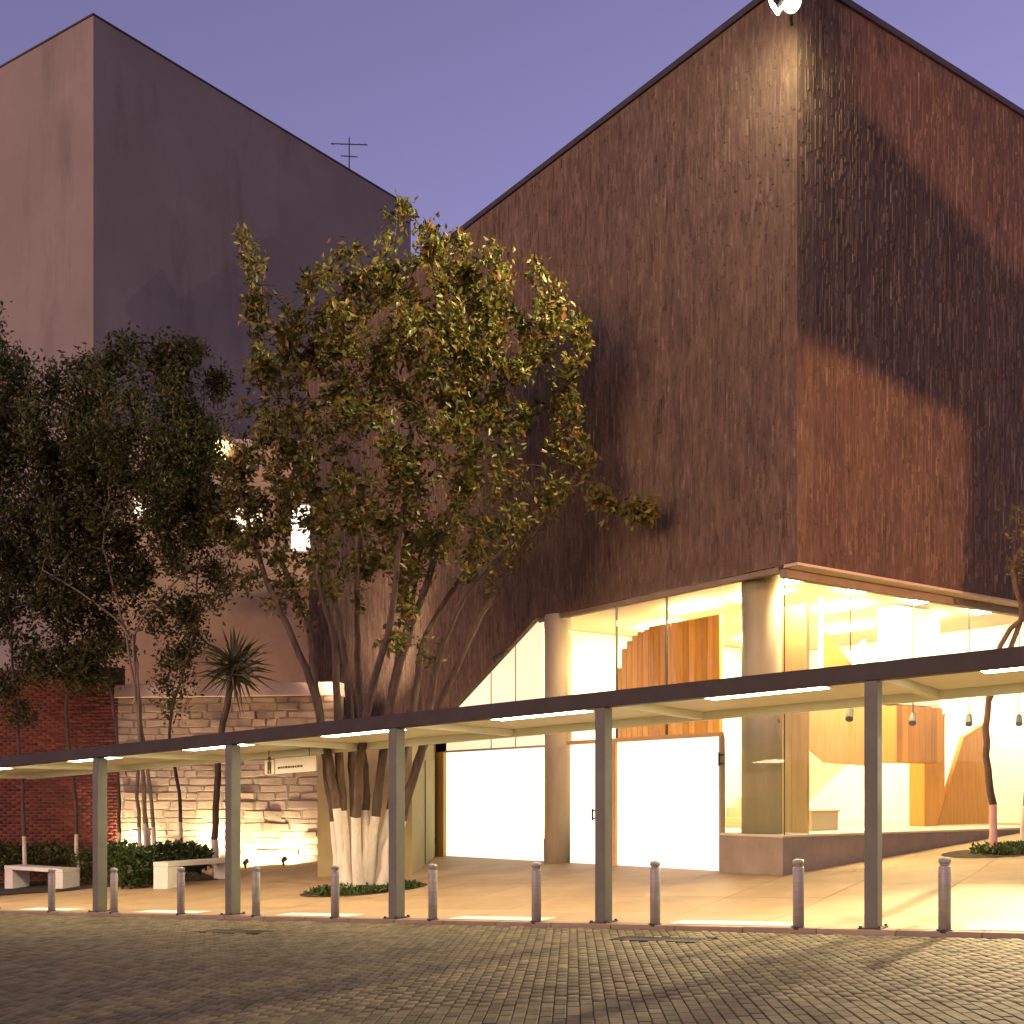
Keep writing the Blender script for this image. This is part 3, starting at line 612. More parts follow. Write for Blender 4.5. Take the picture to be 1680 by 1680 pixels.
def wall_frame(p, q):
    d = (q - p); d.z = 0; L = d.length; d.normalize(); nrm = Vector((d.y, -d.x, 0))
    if nrm.y > 0: nrm = -nrm
    return L, (lambda a, b, z: Vector((p.x, p.y, 0)) + d * a + nrm * b + Vector((0, 0, z)))
W0 = Vector((-4.55, 29.3, 0)); W1 = Vector((-10.7, 30.2, 0)); W2 = Vector((-19.0, 31.4, 0))
L, fw = wall_frame(W0, W1); zb = gz(W1.x, W1.y); zt = CAMZ + 2.55
t = thing('stone_wall', 'rough coursed stone wall lit from below behind the benches', 'wall', Vector((W0.x, W0.y, zb)))
core = MB().hexa(fw, 0, L, -0.4, 0.0, zb - 0.3, zt).build('core', 'mortar', t)
z = zb - 0.05; r = 0
while z < zt - 0.12:
    h = random.uniform(0.12, 0.24); a = -random.uniform(0, 0.3)
    while a < L:
        w_ = random.uniform(0.3, 0.95); a0, a1 = max(a, 0) + 0.012, min(a + w_, L) - 0.012
        if a1 - a0 > 0.08:
            d = random.uniform(0.008, 0.025) if random.random() < 0.9 else random.uniform(0.05, 0.10)
            j = lambda: random.uniform(-0.03, 0.03)
            z1_ = min(z + h - 0.022, zt)
            b4 = [(a0 + j(), z + j()), (a1 + j(), z + j()), (a1 + j(), z1_ + j()), (a0 + j(), z1_ + j())]
            mid_a, mid_z = (a0 + a1) / 2, (z + z1_) / 2
            vs = [fw(x_, -0.01, y_) for x_, y_ in b4] + [fw(mid_a + (x_ - mid_a) * 0.9, d * random.uniform(0.8, 1.1), mid_z + (y_ - mid_z) * 0.82) for x_, y_ in b4]
            MB().add(vs, [(4, 5, 6, 7), (0, 1, 5, 4), (1, 2, 6, 5), (2, 3, 7, 6), (3, 0, 4, 7)]).build('stone', 'stone', t)
        a += w_
    z += h
MB().hexa(fw, -0.05, L, -0.5, 0.22, zt + 0.003, zt + 0.35).build('coping', 'coping_pale', t, bevel=0.02)
L2, fb_ = wall_frame(W1, W2); zb2 = gz(W2.x, W2.y); zt2 = CAMZ + 3.4
t = thing('brick_wall', 'dark red brick wall behind the slim trunks at far left', 'wall', Vector((W1.x, W1.y, zb2)))
MB().hexa(fb_, 0, L2, -0.4, 0, zb2 - 0.3, zt2).build('core', 'brickbed', t)
bv = []; z = zb2; r = 0
hexf = [(4, 5, 6, 7), (0, 1, 5, 4), (1, 2, 6, 5), (2, 3, 7, 6), (3, 0, 4, 7)]
while z < zt2 - 0.08:
    a = -0.13 * (r % 2)
    while a < L2:
        a0, a1 = max(a, 0) + 0.006, min(a + 0.26, L2) - 0.006
        if a1 - a0 > 0.03:
            d = random.uniform(0.008, 0.022)
            bv.append([fb_(x_, y_, z_) for y_ in (-0.005, d) for x_, z_ in ((a0, z), (a1, z), (a1, z + 0.075), (a0, z + 0.075))])
        a += 0.26
    z += 0.09; r += 1
o = numpy_mesh('brickwork', np.array(bv), 8, hexf, 'brick', t); o['kind'] = 'stuff'

A0 = Vector((-4.9, 34.6, 0)); A1 = Vector((-13.4, 33.6, 0)); L, fa = wall_frame(A0, A1); za = gz(A0.x, A0.y) - 1; zA = CAMZ + 10.6
t = thing('plaster_annex', 'warm plaster annex with added glowing panels half hidden by the trees', 'building', Vector((A0.x, A0.y, za)))
MB().hexa(fa, 0, L, -1.6, 0, za, zA).build('wall', 'annex', t)
MB().hexa(fa, -0.1, L + 0.1, -1.7, 0.15, zA + 0.002, zA + 0.22).build('cornice', 'coping_pale', t)
def a_at(x, fn_, L_): return float(min(np.linspace(0, L_, 2000), key=lambda a: abs(840 + F * fn_(a, 0, 0).x / fn_(a, 0, 0).y - x)))
for x0, x1, y0, y1 in ((545, 478, 905, 830), (432, 380, 872, 832), (252, 222, 850, 815)):  # framed glowing panels added for the bright patches behind the leaves
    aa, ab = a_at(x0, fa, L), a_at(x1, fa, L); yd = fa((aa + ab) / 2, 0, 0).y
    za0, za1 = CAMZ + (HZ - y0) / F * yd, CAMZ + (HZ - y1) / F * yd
    fr_ = MB().hexa(fa, aa - 0.08, ab + 0.08, 0.003, 0.06, za0 - 0.08, za1 + 0.08).build('glow_patch_frame', 'coping_pale', t)
    MB().hexa(fa, aa, ab, 0.062, 0.068, za0, za1).build('pane', 'glow_patch', fr_)
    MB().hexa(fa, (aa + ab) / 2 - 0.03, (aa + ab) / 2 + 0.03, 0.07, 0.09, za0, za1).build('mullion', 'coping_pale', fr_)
al = a_at(368, fa, L); yl = fa(al, 0.4, 0).y; zl = CAMZ + (HZ - 742) / F * yl
q = fa(al, 0.45, zl)
t = thing('wall_lantern', 'yellow wall lantern with flat grey hood glowing between the trees', 'lantern', q)
MB().lathe(q, [(0.10, -0.42), (0.17, -0.05), (0.30, 0.24), (0.28, 0.26)], 14).build('glass', 'lantern', t)
MB().box(q.x - 0.72, q.x + 0.36, q.y - 0.35, q.y + 0.3, q.z + 0.27, q.z + 0.42).build('hood', 'coping_pale', t, bevel=0.02)
MB().tube(q + Vector((0, 0, 0.34)), fa(al, 0.0, zl + 0.34), 0.04, 0.04, 8).build('bracket', 'dark', t)

LC = Vector((-13.55, 36.0)); GR = Vector((0.613, 0.79)); GL = Vector((-0.849, 0.529)); ZG = CAMZ + 25.15
def G(a, b, z):
    p = LC + GR * a + GL * b; return Vector((p.x, p.y, z))
t = thing('grey_tower_block', 'tall windowless grey block rising behind the trees on the left', 'building', G(0, 0, gz(*LC)))
MB().hexa(G, 0, 15.0, 0, 22, gz(*LC) - 3, ZG).build('wall', 'grey_wall', t)
MB().hexa(G, -0.03, 15.03, -0.03, 22.03, ZG + 0.003, ZG + 0.06).build('coping', 'coping', t)
q = G(12.0, 0.6, ZG + 0.06)
t = thing('roof_antenna', 'thin dipole antenna standing on the grey block roof', 'antenna', q)
MB().tube(q, q + Vector((0, 0, 1.75)), 0.03, 0.025, 6).build('mast', 'dark', t)
for h, w_ in ((1.45, 0.75), (0.95, 0.35)):
    MB().tube(q + Vector((-w_, 0, h + 0.05)), q + Vector((w_, 0, h)), 0.022, 0.022, 6).build('boom', 'dark', t)
for dx in (-0.7, -0.35, 0.1, 0.45, 0.7): MB().tube(q + Vector((dx, -0.3, 1.32)), q + Vector((dx, 0.3, 1.62)), 0.014, 0.014, 5).build('element', 'dark', t)

# ------------------------------------------------------------------ trees
def colonize(roots, att, D=0.28, dk=0.42, di=3.2, iters=140):
    """space colonisation: roots = list of polylines (first node of each may be shared)"""
    pos = []; par = []
    for pl_ in roots:
        prev = -1
        for i, p in enumerate(pl_):
            pos.append(np.array(p, float)); par.append(prev); prev = len(pos) - 1
    nst_ = len(pos); A = np.array(att, float); P = np.array(pos)
    d2 = ((A[:, None] - P[None]) ** 2).sum(2); near = d2.argmin(1); nd = np.sqrt(d2.min(1)); alive = np.ones(len(A), bool)
    for it in range(iters):
        act = alive & (nd < (di if it > 12 else 99))
        if not act.any(): break
        ids = np.where(act)[0]; P = np.array(pos)
        dirs = A[ids] - P[near[ids]]; dirs /= np.linalg.norm(dirs, axis=1, keepdims=True) + 1e-9
        acc = {}
        for k, dd in zip(near[ids], dirs): acc[k] = acc.get(k, 0) + dd
        new = []
        for k, dd in acc.items():
            dd = dd / (np.linalg.norm(dd) + 1e-9) + rng.normal(0, 0.16, 3); dd /= np.linalg.norm(dd)
            new.append((pos[k] + dd * D, k))
        base = len(pos)
        for p, k in new: pos.append(p); par.append(k)
        NP = np.array([p for p, _ in new]); d2 = ((A[:, None] - NP[None]) ** 2).sum(2); m = np.sqrt(d2.min(1)); am = d2.argmin(1) + base
        up_ = m < nd; near[up_] = am[up_]; nd = np.minimum(nd, m); alive &= nd > dk
        if len(pos) > 9000: break
    return np.array(pos), np.array(par), nst_
def leaf_verts(P, Dv, size, fold=0.35):
    n = len(P); Dv = Dv / (np.linalg.norm(Dv, axis=1, keepdims=True) + 1e-9)
    rnd = rng.normal(size=(n, 3)); side = np.cross(Dv, rnd); side /= np.linalg.norm(side, axis=1, keepdims=True) + 1e-9
    nrm = np.cross(side, Dv); L_ = size * rng.uniform(0.6, 1.25, n)[:, None]; W_ = L_ * rng.uniform(0.20, 0.3, n)[:, None]
    b = P; tip = P + Dv * L_ - nrm * L_ * 0.18; mid = P + Dv * L_ * 0.5
    l = mid + side * W_ + nrm * W_ * fold; r = mid - side * W_ + nrm * W_ * fold
    return np.stack([b, l, tip, r], 1)
LF = [(0, 1, 2), (0, 2, 3)]
def blob_points(blobs, n):
    vol = np.array([b[3] * b[4] * b[5] * b[6] for b in blobs]); k = rng.multinomial(n, vol / vol.sum()); out = []
    for b, c in zip(blobs, k):
        u = rng.normal(size=(c, 3)); u /= np.linalg.norm(u, axis=1, keepdims=True); r = rng.uniform(0.25, 1, c)[:, None] ** (1 / 2.2)
        out.append(np.array(b[:3]) + u * r * np.array(b[3:6]))
    return np.concatenate(out)
def pxblob(x, y, rx, ry, Y, rd, dens=1.0):
    p = px(x, y, Y); return (p.x, p.y, p.z, rx / F * Y, rd, ry / F * Y, dens)
def resample(pl_, D=0.28, jit=0.012):
    out = [Vector(pl_[0])]
    # smooth curve through the points
    pts_ = [Vector(p) for p in pl_]
    for i in range(len(pts_) - 1):
        p0 = pts_[max(i - 1, 0)]; p1 = pts_[i]; p2 = pts_[i + 1]; p3 = pts_[min(i + 2, len(pts_) - 1)]
        n_ = max(1, int((p2 - p1).length / D))
        for k in range(1, n_ + 1):
            u = k / n_
            q = 0.5 * ((2 * p1) + (p2 - p0) * u + (2 * p0 - 5 * p1 + 4 * p2 - p3) * u * u + (3 * p1 - p0 - 3 * p2 + p3) * u ** 3)
            out.append(q + Vector((random.gauss(0, jit), random.gauss(0, jit), 0)))
    return out
def tree(name, label, base, stems, blobs, natt, leaf, nleaf, lmat, paint_h=1.4, bark='bark', tip=0.007, expo=2.25, rmin=0.05, group=None, paint='limewash', leafzone=None, D=0.28, dk=0.42, spread=0.22):
    t = thing(name, label, 'tree', base, group)
    roots = [resample(s_, D) for s_ in stems]
    pos, par, nst_ = colonize(roots, blob_points(blobs, natt), D=D, dk=dk)
    n = len(pos); w = np.zeros(n); kids = np.zeros(n, int)
    for i in range(n - 1, -1, -1):
        if par[i] >= 0: kids[par[i]] += 1
    rad = np.zeros(n)
    order = range(n - 1, -1, -1)
    for i in order:
        if w[i] == 0: w[i] = tip ** expo
        rad[i] = w[i] ** (1 / expo)
        if par[i] >= 0: w[par[i]] += w[i]
    for i in range(nst_): rad[i] = max(rad[i], rmin * max(0.35, 1 - 0.085 * max(0.0, pos[i][2] - base.z)))
    tb, pb = MB(), MB(); bz = base.z
    ch_ = [[] for _ in range(n)]
    for i in range(n):
        if par[i] >= 0: ch_[par[i]].append(i)
    starts = [(None, i) for i in range(n) if par[i] < 0]
    while starts:
        p0, i = starts.pop(); seq = [] if p0 is None else [(pos[p0], min(rad[p0], rad[i] * 1.3), pos[p0][2], p0 < nst_ and i < nst_)]
        while True:
            r_ = rad[i]
            if i < nst_: r_ *= 1 + 0.45 * max(0.0, 0.35 - (pos[i][2] - bz)) / 0.35
            seq.append((pos[i], r_, pos[i][2], i < nst_))
            if not ch_[i]: break
            st2 = [c for c in ch_[i] if c < nst_]
            nx = st2[0] if st2 else max(ch_[i], key=lambda c: rad[c])
            starts += [(i, c) for c in ch_[i] if c != nx]; i = nx
        if len(seq) < 2: continue
        k = 10 if seq[0][1] > 0.05 else (6 if seq[0][1] > 0.018 else 4)
        P_ = [Vector(q[0]) for q in seq]; u = None; rings = []
        for j, q in enumerate(P_):
            d = (P_[min(j + 1, len(P_) - 1)] - P_[max(j - 1, 0)]).normalized()
            u = d.orthogonal().normalized() if u is None else (u - d * u.dot(d)).normalized()
            w2 = d.cross(u); rings.append([q + (u * math.cos(6.28318 * m / k) + w2 * math.sin(6.28318 * m / k)) * seq[j][1] * (1 + (0.05 * math.sin(3 * m + j) if k == 10 else 0)) for m in range(k)])
        fs_ = [(m, (m + 1) % k, k + (m + 1) % k, k + m) for m in range(k)]
        painted = [paint_h and seq[j][3] and seq[j + 1][3] and (seq[j][2] + seq[j + 1][2]) / 2 - bz < paint_h for j in range(len(P_) - 1)]
        for tgt, flag in ((tb, False), (pb, True)):
            js = [j for j in range(len(P_) - 1) if bool(painted[j]) == flag]
            if not js: continue
            used = sorted(set(js) | {j + 1 for j in js}); mp_ = {j: x_ for x_, j in enumerate(used)}
            vs = [v for j in used for v in rings[j]]
            tgt.add(vs, [(mp_[j] * k + m, mp_[j] * k + (m + 1) % k, mp_[j + 1] * k + (m + 1) % k, mp_[j + 1] * k + m) for j in js for m in range(k)])
    tr_ = tb.build('trunk', bark, t, smooth=True, fix=False)
    if pb.v: pb.build('painted_trunk', paint, t, smooth=True, fix=False)
    # leaves on the thin twigs
    tw = np.where((rad < tip * 3.2) & (np.arange(n) >= nst_))[0]
    if len(tw) and nleaf:
        wgt = np.ones(len(tw))
        if leafzone is not None: wgt = leafzone(pos[tw])
        wgt = wgt * rng.gamma(0.7, 1.0, len(tw))            # uneven clumps
        sel = rng.choice(tw, nleaf, p=wgt / wgt.sum())
        u = rng.random(nleaf)[:, None]; pk = np.maximum(par[sel], 0)
        pp = pos[pk] + (pos[sel] - pos[pk]) * u + rng.normal(0, spread * 0.5, (nleaf, 3))
        dv = (pos[sel] - pos[pk]) * 2.0 + rng.normal(0, 0.55, (nleaf, 3)) + np.array([0, 0, -0.12])
        numpy_mesh('crown', leaf_verts(pp, dv, leaf), 4, LF, lmat, t)
    return t
random.seed(21); rng = np.random.default_rng(21)
# the big multi-stemmed tree in front of the museum
tb_ = ghit(597, 1464); Y = tb_.y
Q_ = lambda x, y, dy=0.0: px(x, y, Y + dy)
stems = [[Q_(572, 1466, -.05), Q_(562, 1330, -.1), Q_(553, 1180, -.3), Q_(548, 1060, -.6), Q_(520, 940, -1.0)],
         [Q_(598, 1466, .1), Q_(600, 1330, .2), Q_(592, 1180, .3), Q_(586, 1000, .3), Q_(592, 860, .2)],
         [Q_(625, 1466, .0), Q_(648, 1350, -.1), Q_(690, 1240, -.3), Q_(712, 1110, -.6), Q_(760, 980, -.8), Q_(840, 890, -1.0)],
         [Q_(606, 1466, .3), Q_(620, 1300, .6), Q_(640, 1150, 1.0), Q_(672, 1000, 1.2), Q_(700, 860, 1.4)],
         [Q_(590, 1466, -.1), Q_(585, 1340, -.4), Q_(600, 1180, -.9), Q_(640, 1020, -1.3), Q_(660, 860, -1.5)],
         [Q_(612, 1466, .2), Q_(640, 1330, .5), Q_(676, 1180, .9), Q_(700, 1040, 1.0), Q_(790, 900, .9)],
         [Q_(566, 1466, .0), Q_(548, 1300, -.2), Q_(510, 1120, -.5), Q_(440, 960, -.6), Q_(392, 800, -.7)],
         [Q_(632, 1466, .2), Q_(665, 1320, .2), Q_(712, 1180, .2), Q_(790, 1010, .2), Q_(880, 870, .0), Q_(950, 770, -.2)],
         [Q_(604, 1466, .1), Q_(622, 1280, .1), Q_(660, 1080, .0), Q_(720, 900, -.2), Q_(765, 760, -.3), Q_(800, 650, -.4)],
         [Q_(582, 1466, .1), Q_(580, 1280, .0), Q_(566, 1080, -.1), Q_(530, 880, -.2), Q_(500, 730, -.3), Q_(470, 620, -.4)],
         [Q_(560, 1466, .2), Q_(545, 1320, .5), Q_(518, 1130, .8), Q_(500, 1010, 1.0), Q_(450, 900, 1.2)]]
blobs = [pxblob(600, 500, 110, 95, Y, 1.9, 1.25), pxblob(735, 500, 110, 105, Y + .3, 2.2, 1.25), pxblob(672, 392, 62, 62, Y - .3, 0.9, 1.9), pxblob(752, 425, 55, 50, Y, 1.0, 1.4), pxblob(690, 600, 200, 80, Y, 2.6, 0.9),
         pxblob(445, 505, 62, 80, Y, 1.4, 1.2), pxblob(405, 408, 34, 42, Y, 0.6, 2.0), pxblob(860, 480, 70, 55, Y - .3, 1.3, 1.3), pxblob(930, 545, 55, 70, Y - .4, 1.1, 1.4), pxblob(500, 620, 110, 70, Y, 1.6, 0.8),
         pxblob(640, 780, 280, 150, Y, 2.7, 0.8), pxblob(400, 760, 55, 100, Y, 1.2, 1.0), pxblob(425, 900, 80, 110, Y, 1.2, 1.1), pxblob(1020, 832, 75, 36, Y - .8, 0.7, 1.6), pxblob(900, 800, 60, 60, Y, 1.0, 0.9), pxblob(880, 660, 80, 80, Y, 1.3, 0.8),
         pxblob(665, 1045, 55, 50, Y - .4, 0.7, 0.9), pxblob(470, 990, 50, 60, Y, 0.8, 0.8), pxblob(780, 890, 110, 70, Y, 1.4, 0.8), pxblob(580, 930, 100, 70, Y, 1.3, 0.7)]
ztop = CAMZ + (HZ - 640) / F * Y
def lz(p):
    z = p[:, 2]; w = np.where(z > ztop, 1.0, 0.55); w = np.where((p[:, 0] < (470 - 840) / F * Y) & (z <= ztop), 0.85, w); w = np.where((p[:, 0] > (880 - 840) / F * Y) & (z <= ztop), 0.8, w); return w
tree('broadleaf_tree', 'big multi-stemmed broadleaf tree with limewashed trunks before the museum', tb_, stems, blobs, 3600, 0.155, 34000, 'leaf', 1.5, leafzone=lz, rmin=0.105, tip=0.008, spread=0.19)
# dark trees on the left
def slim(x, ytop, xc, label, crown, natt, nleaf, Yd, lean=0, extra=None, bark='bark', leaf=0.14, rmin=0.055, ph=1.25, lm='leaf_dark', name='slender_tree', **kw):
    b = Vector(((x - 840) / F * Yd, Yd, 0)); b.z = gz(b.x, b.y)
    q = lambda xx, yy, dy=0: px(xx, yy, Yd + dy)
    st_ = [[b, q(x + lean * 0.3, 1300), q(x + lean, 1190), q((x + lean + xc) / 2, (1190 + ytop) / 2), q(xc, ytop)]]
    if extra: st_ += [[b + Vector((random.uniform(-.2, .2), .2, 0))] + [q(xx, yy, dy) for xx, yy, dy in e] for e in extra]
    return tree(name, label, b, st_, [pxblob(*c[:4], Yd + c[4], c[5], 1.0) for c in crown], natt, leaf, nleaf, lm, ph, bark, rmin=rmin, tip=0.006, group='slender trees by the stone wall', D=0.32, dk=0.5, spread=0.34, **kw)
slim(42, 900, 10, 'slender dark tree at the far left edge, its trunk limewashed', [(0, 640, 55, 170, 0, 1.3), (-10, 900, 95, 150, 0, 1.3), (60, 1040, 70, 100, .2, 0.9), (20, 1130, 70, 60, 0, .8)], 700, 17000, 28.6, -14)
slim(128, 950, 110, 'slender dark tree between the edge tree and the forked tree', [(110, 720, 110, 150, 0, 1.6), (130, 920, 100, 120, 0, 1.3), (30, 820, 90, 160, .3, 1.3), (150, 1060, 80, 80, 0, .9)], 800, 21000, 28.9, -18)
slim(240, 1040, 218, 'forked tree with pale branches and limewashed trunk behind the hedge', [(215, 690, 130, 140, 0, 1.8), (200, 860, 150, 100, .3, 1.5), (90, 980, 60, 60, 0, .7), (290, 780, 90, 130, 0, 1.2)], 800, 20000, 28.0, -14,
     [[(238, 1330, 0), (228, 1180, 0), (216, 1050, 0), (150, 985, -.3), (70, 935, -.4)], [(250, 1330, 0), (232, 1180, .1), (222, 1040, .1), (275, 970, .2), (320, 920, .3)], [(226, 1330, .1), (226, 1180, 0), (206, 1040, 0), (170, 900, 0)]], 'bark_pale')
slim(300, 1000, 330, 'slender tree leaning left behind the white bench', [(315, 660, 75, 110, 0, 1.3), (330, 850, 80, 150, 0, 1.2), (290, 1090, 60, 80, .2, .8), (270, 960, 80, 80, 0, .9)], 650, 15000, 28.6, -22)
slim(196, 1010, 160, 'slender dark trunk just left of the forked tree', [(150, 800, 100, 110, .8, 1.2), (140, 1060, 80, 70, 0, .9)], 450, 10000, 29.2, -6)
# yucca
yb = Vector(((352 - 840) / F * 28.4, 28.4, 0)); yb.z = gz(yb.x, yb.y)
t = thing('yucca', 'spiky yucca with a thin trunk beside the leaning tree', 'yucca', yb)
hd = px(385, 1098, 28.0)
tb = MB(); pts_ = resample([yb, px(354, 1330, 28.4), px(362, 1210, 28.2), hd], 0.3, 0.01)
for i in range(len(pts_) - 1): tb.tube(pts_[i], pts_[i + 1], 0.085, 0.08, 9, False)
tb.build('trunk', 'bark', t, smooth=True, fix=False)
pb = MB(); pts2 = [p for p in pts_ if p.z - yb.z < 1.2]
for i in range(len(pts2) - 1): pb.tube(pts2[i], pts2[i + 1], 0.095, 0.09, 10, False)
pb.build('painted_trunk', 'limewash', t, smooth=True, fix=False)
n = 170; u = rng.normal(size=(n, 3)); u /= np.linalg.norm(u, axis=1, keepdims=True); u[:, 2] = u[:, 2] * 0.9 + 0.12
Lb = rng.uniform(0.85, 1.25, n)[:, None]; sd = np.cross(u, rng.normal(size=(n, 3))); sd /= np.linalg.norm(sd, axis=1, keepdims=True)
hp = np.array(hd) + rng.normal(0, 0.05, (n, 3)) + np.array([0, 0, 1]) * rng.uniform(-0.25, 0.25, (n, 1)); dr_ = np.array([0, 0, -1.0])
bl_ = np.stack([hp - sd * 0.018, hp + sd * 0.018, hp + u * Lb * 0.5 + sd * 0.032, hp + u * Lb * 0.5 - sd * 0.032, hp + u * Lb + dr_ * 0.14 * Lb], 1)
# blade as two pieces: a quad split in triangles plus the tip
o = numpy_mesh('blades', bl_, 5, [(0, 1, 2), (0, 2, 3), (3, 2, 4)], 'blade', t)
# right-hand slim tree and its neighbour
rb = ghit(1630, 1404); Y2 = rb.y; q2 = lambda x, y, dy=0: px(x, y, Y2 + dy)
tree('slim_street_tree', 'slim dark trunk with pink limewash at the right, thin bare branches above', rb,
     [[rb, q2(1628, 1320), q2(1618, 1240), q2(1622, 1150), q2(1640, 1060), q2(1660, 1030), q2(1700, 1000)], [q2(1622, 1150), q2(1650, 1080), q2(1676, 1010), q2(1660, 930), q2(1690, 880)]],
     [pxblob(1700, 880, 55, 80, Y2, .9, 1), pxblob(1660, 850, 30, 40, Y2, .5, .8), pxblob(1740, 960, 50, 60, Y2, .6, 1)], 110, 0.10, 420, 'leaf', 0.95, rmin=0.07, tip=0.008, paint='limepink', D=0.2, dk=0.3, spread=0.15)
rb2 = ghit(1684, 1398); Y3_ = rb2.y; q3 = lambda x, y: px(x, y, Y3_)
tree('young_street_tree', 'young limewashed trunk at the right edge beside the slim street tree', rb2, [[rb2, q3(1680, 1340), q3(1700, 1240), q3(1715, 1150)]], [pxblob(1740, 1090, 40, 60, Y3_, .6, 1)], 60, 0.10, 250, 'leaf', 0.9, rmin=0.06, D=0.2, dk=0.3)

# ------------------------------------------------------------------ hedges, ground cover, beds
def shrub(name, label, blobs, n, leaf, mat, kind=None, cat='hedge', grp=None):
    b0_ = blobs[0]; base = Vector((b0_[0], b0_[1], gz(b0_[0], b0_[1]) + KERB))
    t = thing(name, label, cat, base, grp)
    if kind: t['kind'] = kind; del t['category']
    pp = blob_points(blobs, n); g_ = np.array([gz(x, y) + KERB for x, y, _ in pp]); pp[:, 2] = np.maximum(pp[:, 2], g_ + 0.02)
    dv = rng.normal(size=(n, 3)) + np.array([0, 0, 0.5])
    numpy_mesh('foliage', leaf_verts(pp, dv, leaf), 4, LF, mat, t)
    st_ = MB()
    for k in range(26):
        q = pp[rng.integers(0, n)]; bs_ = Vector((q[0] * 0.8 + base.x * 0.2, q[1] * 0.8 + base.y * 0.2, 0)); bs_.z = gz(bs_.x, bs_.y)
        st_.tube(bs_, q, 0.012, 0.005, 5, False)
    o_ = st_.build('stems', 'bark', t, fix=False); o_['kind'] = 'stuff'; return t
def pb2(x, y, rx, ry, Y, rd, d=1.0): return pxblob(x, y, rx, ry, Y, rd, d)
HY = b2_.y
shrub('green_hedge', 'leafy green hedge beside the right hand bench', [pb2(222, 1424, 40, 34, HY + .5, .4), pb2(290, 1406, 60, 24, HY + 2.0, .4), pb2(200, 1405, 40, 24, HY + 1.0, .4), pb2(315, 1408, 30, 24, HY + 2.4, .4)], 5200, 0.13, 'leaf_green')
shrub('low_shrubs', 'low olive shrubs behind the far left bench', [pb2(60, 1408, 110, 26, b1_.y + 2.3, .4), pb2(138, 1420, 22, 30, b1_.y + .8, .3), pb2(-20, 1405, 80, 26, b1_.y + 2.6, .4)], 4600, 0.12, 'leaf_dark')
tbY = tb_.y
shrub('tree_ground_cover', 'dark ground cover ringing the limewashed trunks of the big tree', [pb2(600, 1466, 95, 14, tbY - .1, .75)], 2600, 0.10, 'leaf_green', None, 'ground cover')
shrub('bed_ground_cover', 'dark ground cover round the slim trunk at the right', [pb2(1660, 1397, 66, 13, Y2, .6)], 1300, 0.10, 'leaf_green', None, 'ground cover')
def soil(name, cpt, rx, ry, label):
    vs = []; 
    for i in range(20):
        t_ = 6.28318 * i / 20; x_, y_ = cpt.x + rx * math.cos(t_), cpt.y + ry * math.sin(t_); vs.append(Vector((x_, y_, gz(x_, y_) + KERB + 0.006)))
    tag(MB().add(vs, [tuple(range(20))]).build(name, 'earth'), label, None, None, 'structure')
soil('planting_bed', tb_, 1.25, 0.95, 'dark soil bed under the big tree'); soil('planting_bed', rb, 0.9, 0.8, 'dark soil bed under the slim trunk at right')
mb = MB(); pA, pB = Vector((-6.9, 26.2)), Vector((-14, 26.6)); pC, pD = Vector((-15, 30.2)), Vector((-8.2, 29.2))
tag(MB().add([Vector((p.x, p.y, gz(p.x, p.y) + KERB + 0.006)) for p in (pA, pB, pC, pD)], [(0, 1, 2, 3)]).build('planting_bed', 'earth'), 'dark soil bed along the stone wall', None, None, 'structure')

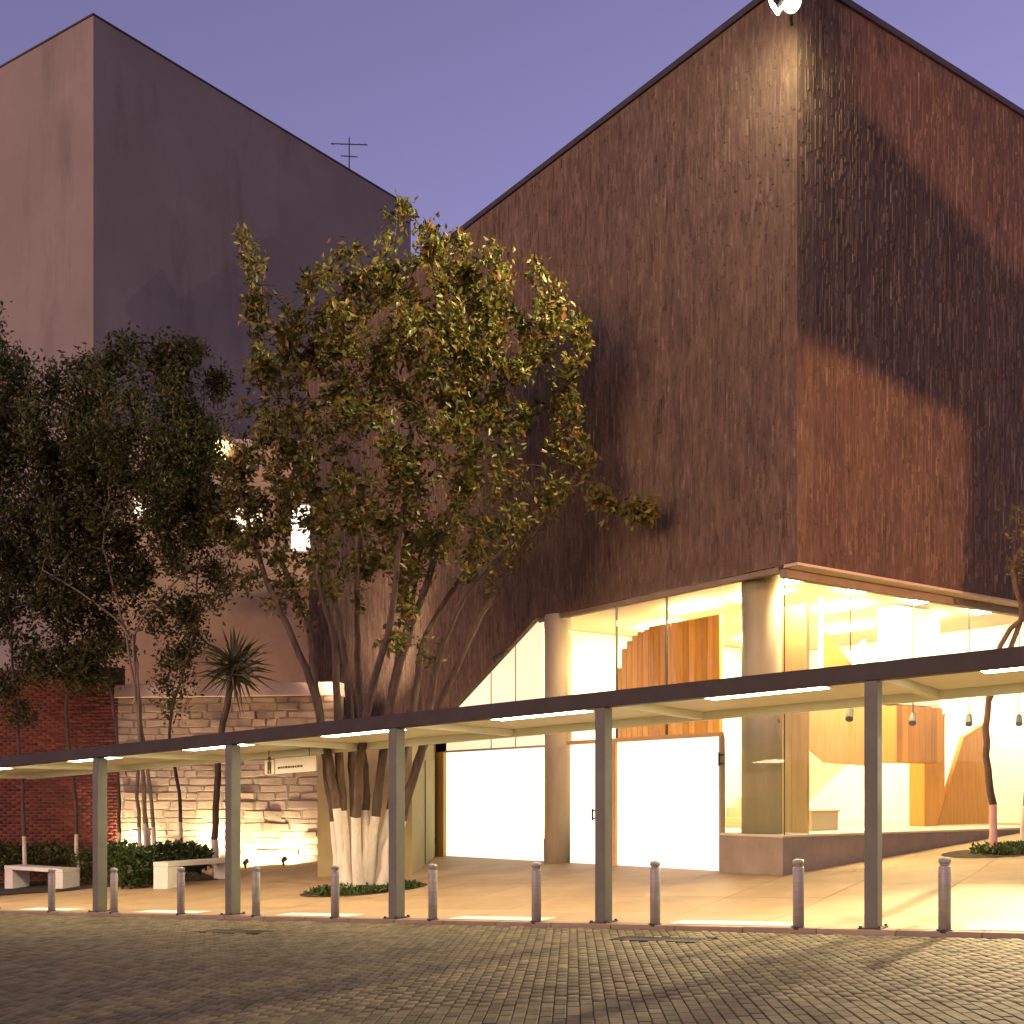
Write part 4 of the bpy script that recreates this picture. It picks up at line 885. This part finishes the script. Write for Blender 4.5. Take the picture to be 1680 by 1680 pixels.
# ------------------------------------------------------------------ ground uplights along the stone wall
for x, lab in ((210, 'ground uplight behind the green hedge'), (338, 'ground uplight just left of the second post from the left'), (403, 'ground uplight just right of the second post from the left'), (466, 'brightest ground uplight near the end of the stone wall')):
    Lw, fw_ = wall_frame(W0, W1); aa = a_at(x, lambda a, b, z: fw_(a, 0.6, z), Lw); q = fw_(aa, 0.6, 0); q.z = gz(q.x, q.y) + KERB
    t = thing('ground_uplight', lab, 'uplight', q, 'uplights at the foot of the stone wall')
    ax = (fw_(aa, 0.0, q.z + (0.36 if x > 350 else 0.9)) - (q + Vector((0, 0, 0.14)))).normalized(); qq = q + Vector((0, 0, 0.16 if x > 350 else 0.42))
    MB().tube(q, qq - ax * 0.06, 0.03, 0.03, 8).build('spike', 'dark', t)
    MB().tube(qq - ax * 0.08, qq + ax * 0.06, 0.055, 0.075, 14).build('housing', 'dark', t)
    MB().tube(qq + ax * 0.045, qq + ax * 0.05, 0.062, 0.062, 14).build('lens', 'upl', t)
    spot('uplight_beam', qq + ax * 0.08, ax, (190 if x < 350 else 110) if x != 466 else 140, (1.0, 0.78, 0.50), 150, 0.7, 0.04, t)
# uplight standing on the roof of the olive block: it washes the museum wall behind the big tree
q = Vector((oa[3].x * 0.5 + oa[0].x * 0.5 - 0.7, oa[3].y * 0.5 + oa[0].y * 0.5 - 1.6, CAMZ + 1.6))
t = thing('wall_washer', 'floodlight on the olive block washing the wall behind the big tree', 'floodlight', q)
ax = (B(15.5, 0, CAMZ + 7.0) - q).normalized(); qq = q + Vector((0, 0, 0.2))
MB().tube(q, qq - ax * 0.05, 0.03, 0.03, 8).build('foot', 'dark', t)
MB().tube(qq - ax * 0.1, qq + ax * 0.06, 0.08, 0.11, 14).build('housing', 'dark', t)
MB().tube(qq + ax * 0.045, qq + ax * 0.05, 0.09, 0.09, 14).build('lens', 'upl', t)
spot('washer_beam', qq + ax * 0.08, ax, 700, (1.0, 0.70, 0.48), 95, 0.8, 0.05, t)
# floodlight under the side soffit, beyond the right edge of the picture: it throws the post shadows over the street
q = B(-0.35, 9.2, SOF - 0.45)
t = thing('soffit_floodlight', 'floodlight under the side soffit shining over the forecourt', 'floodlight', q)
ax = (Vector((1.6, 9.6, -0.2)) - q).normalized()
MB().tube(q - ax * 0.15, q + ax * 0.05, 0.08, 0.12, 16).build('housing', 'dark', t)
MB().tube(q + ax * 0.04, q + ax * 0.046, 0.10, 0.10, 16).build('lens', 'upl', t)
MB().tube(q - ax * 0.08, B(0.15, 9.2, SOF - 0.02), 0.02, 0.02, 8).build('arm', 'dark', t)
spot('soffit_beam', q + ax * 0.07, ax, 9500, (1.0, 0.76, 0.40), 25, 0.7, 0.05, t)
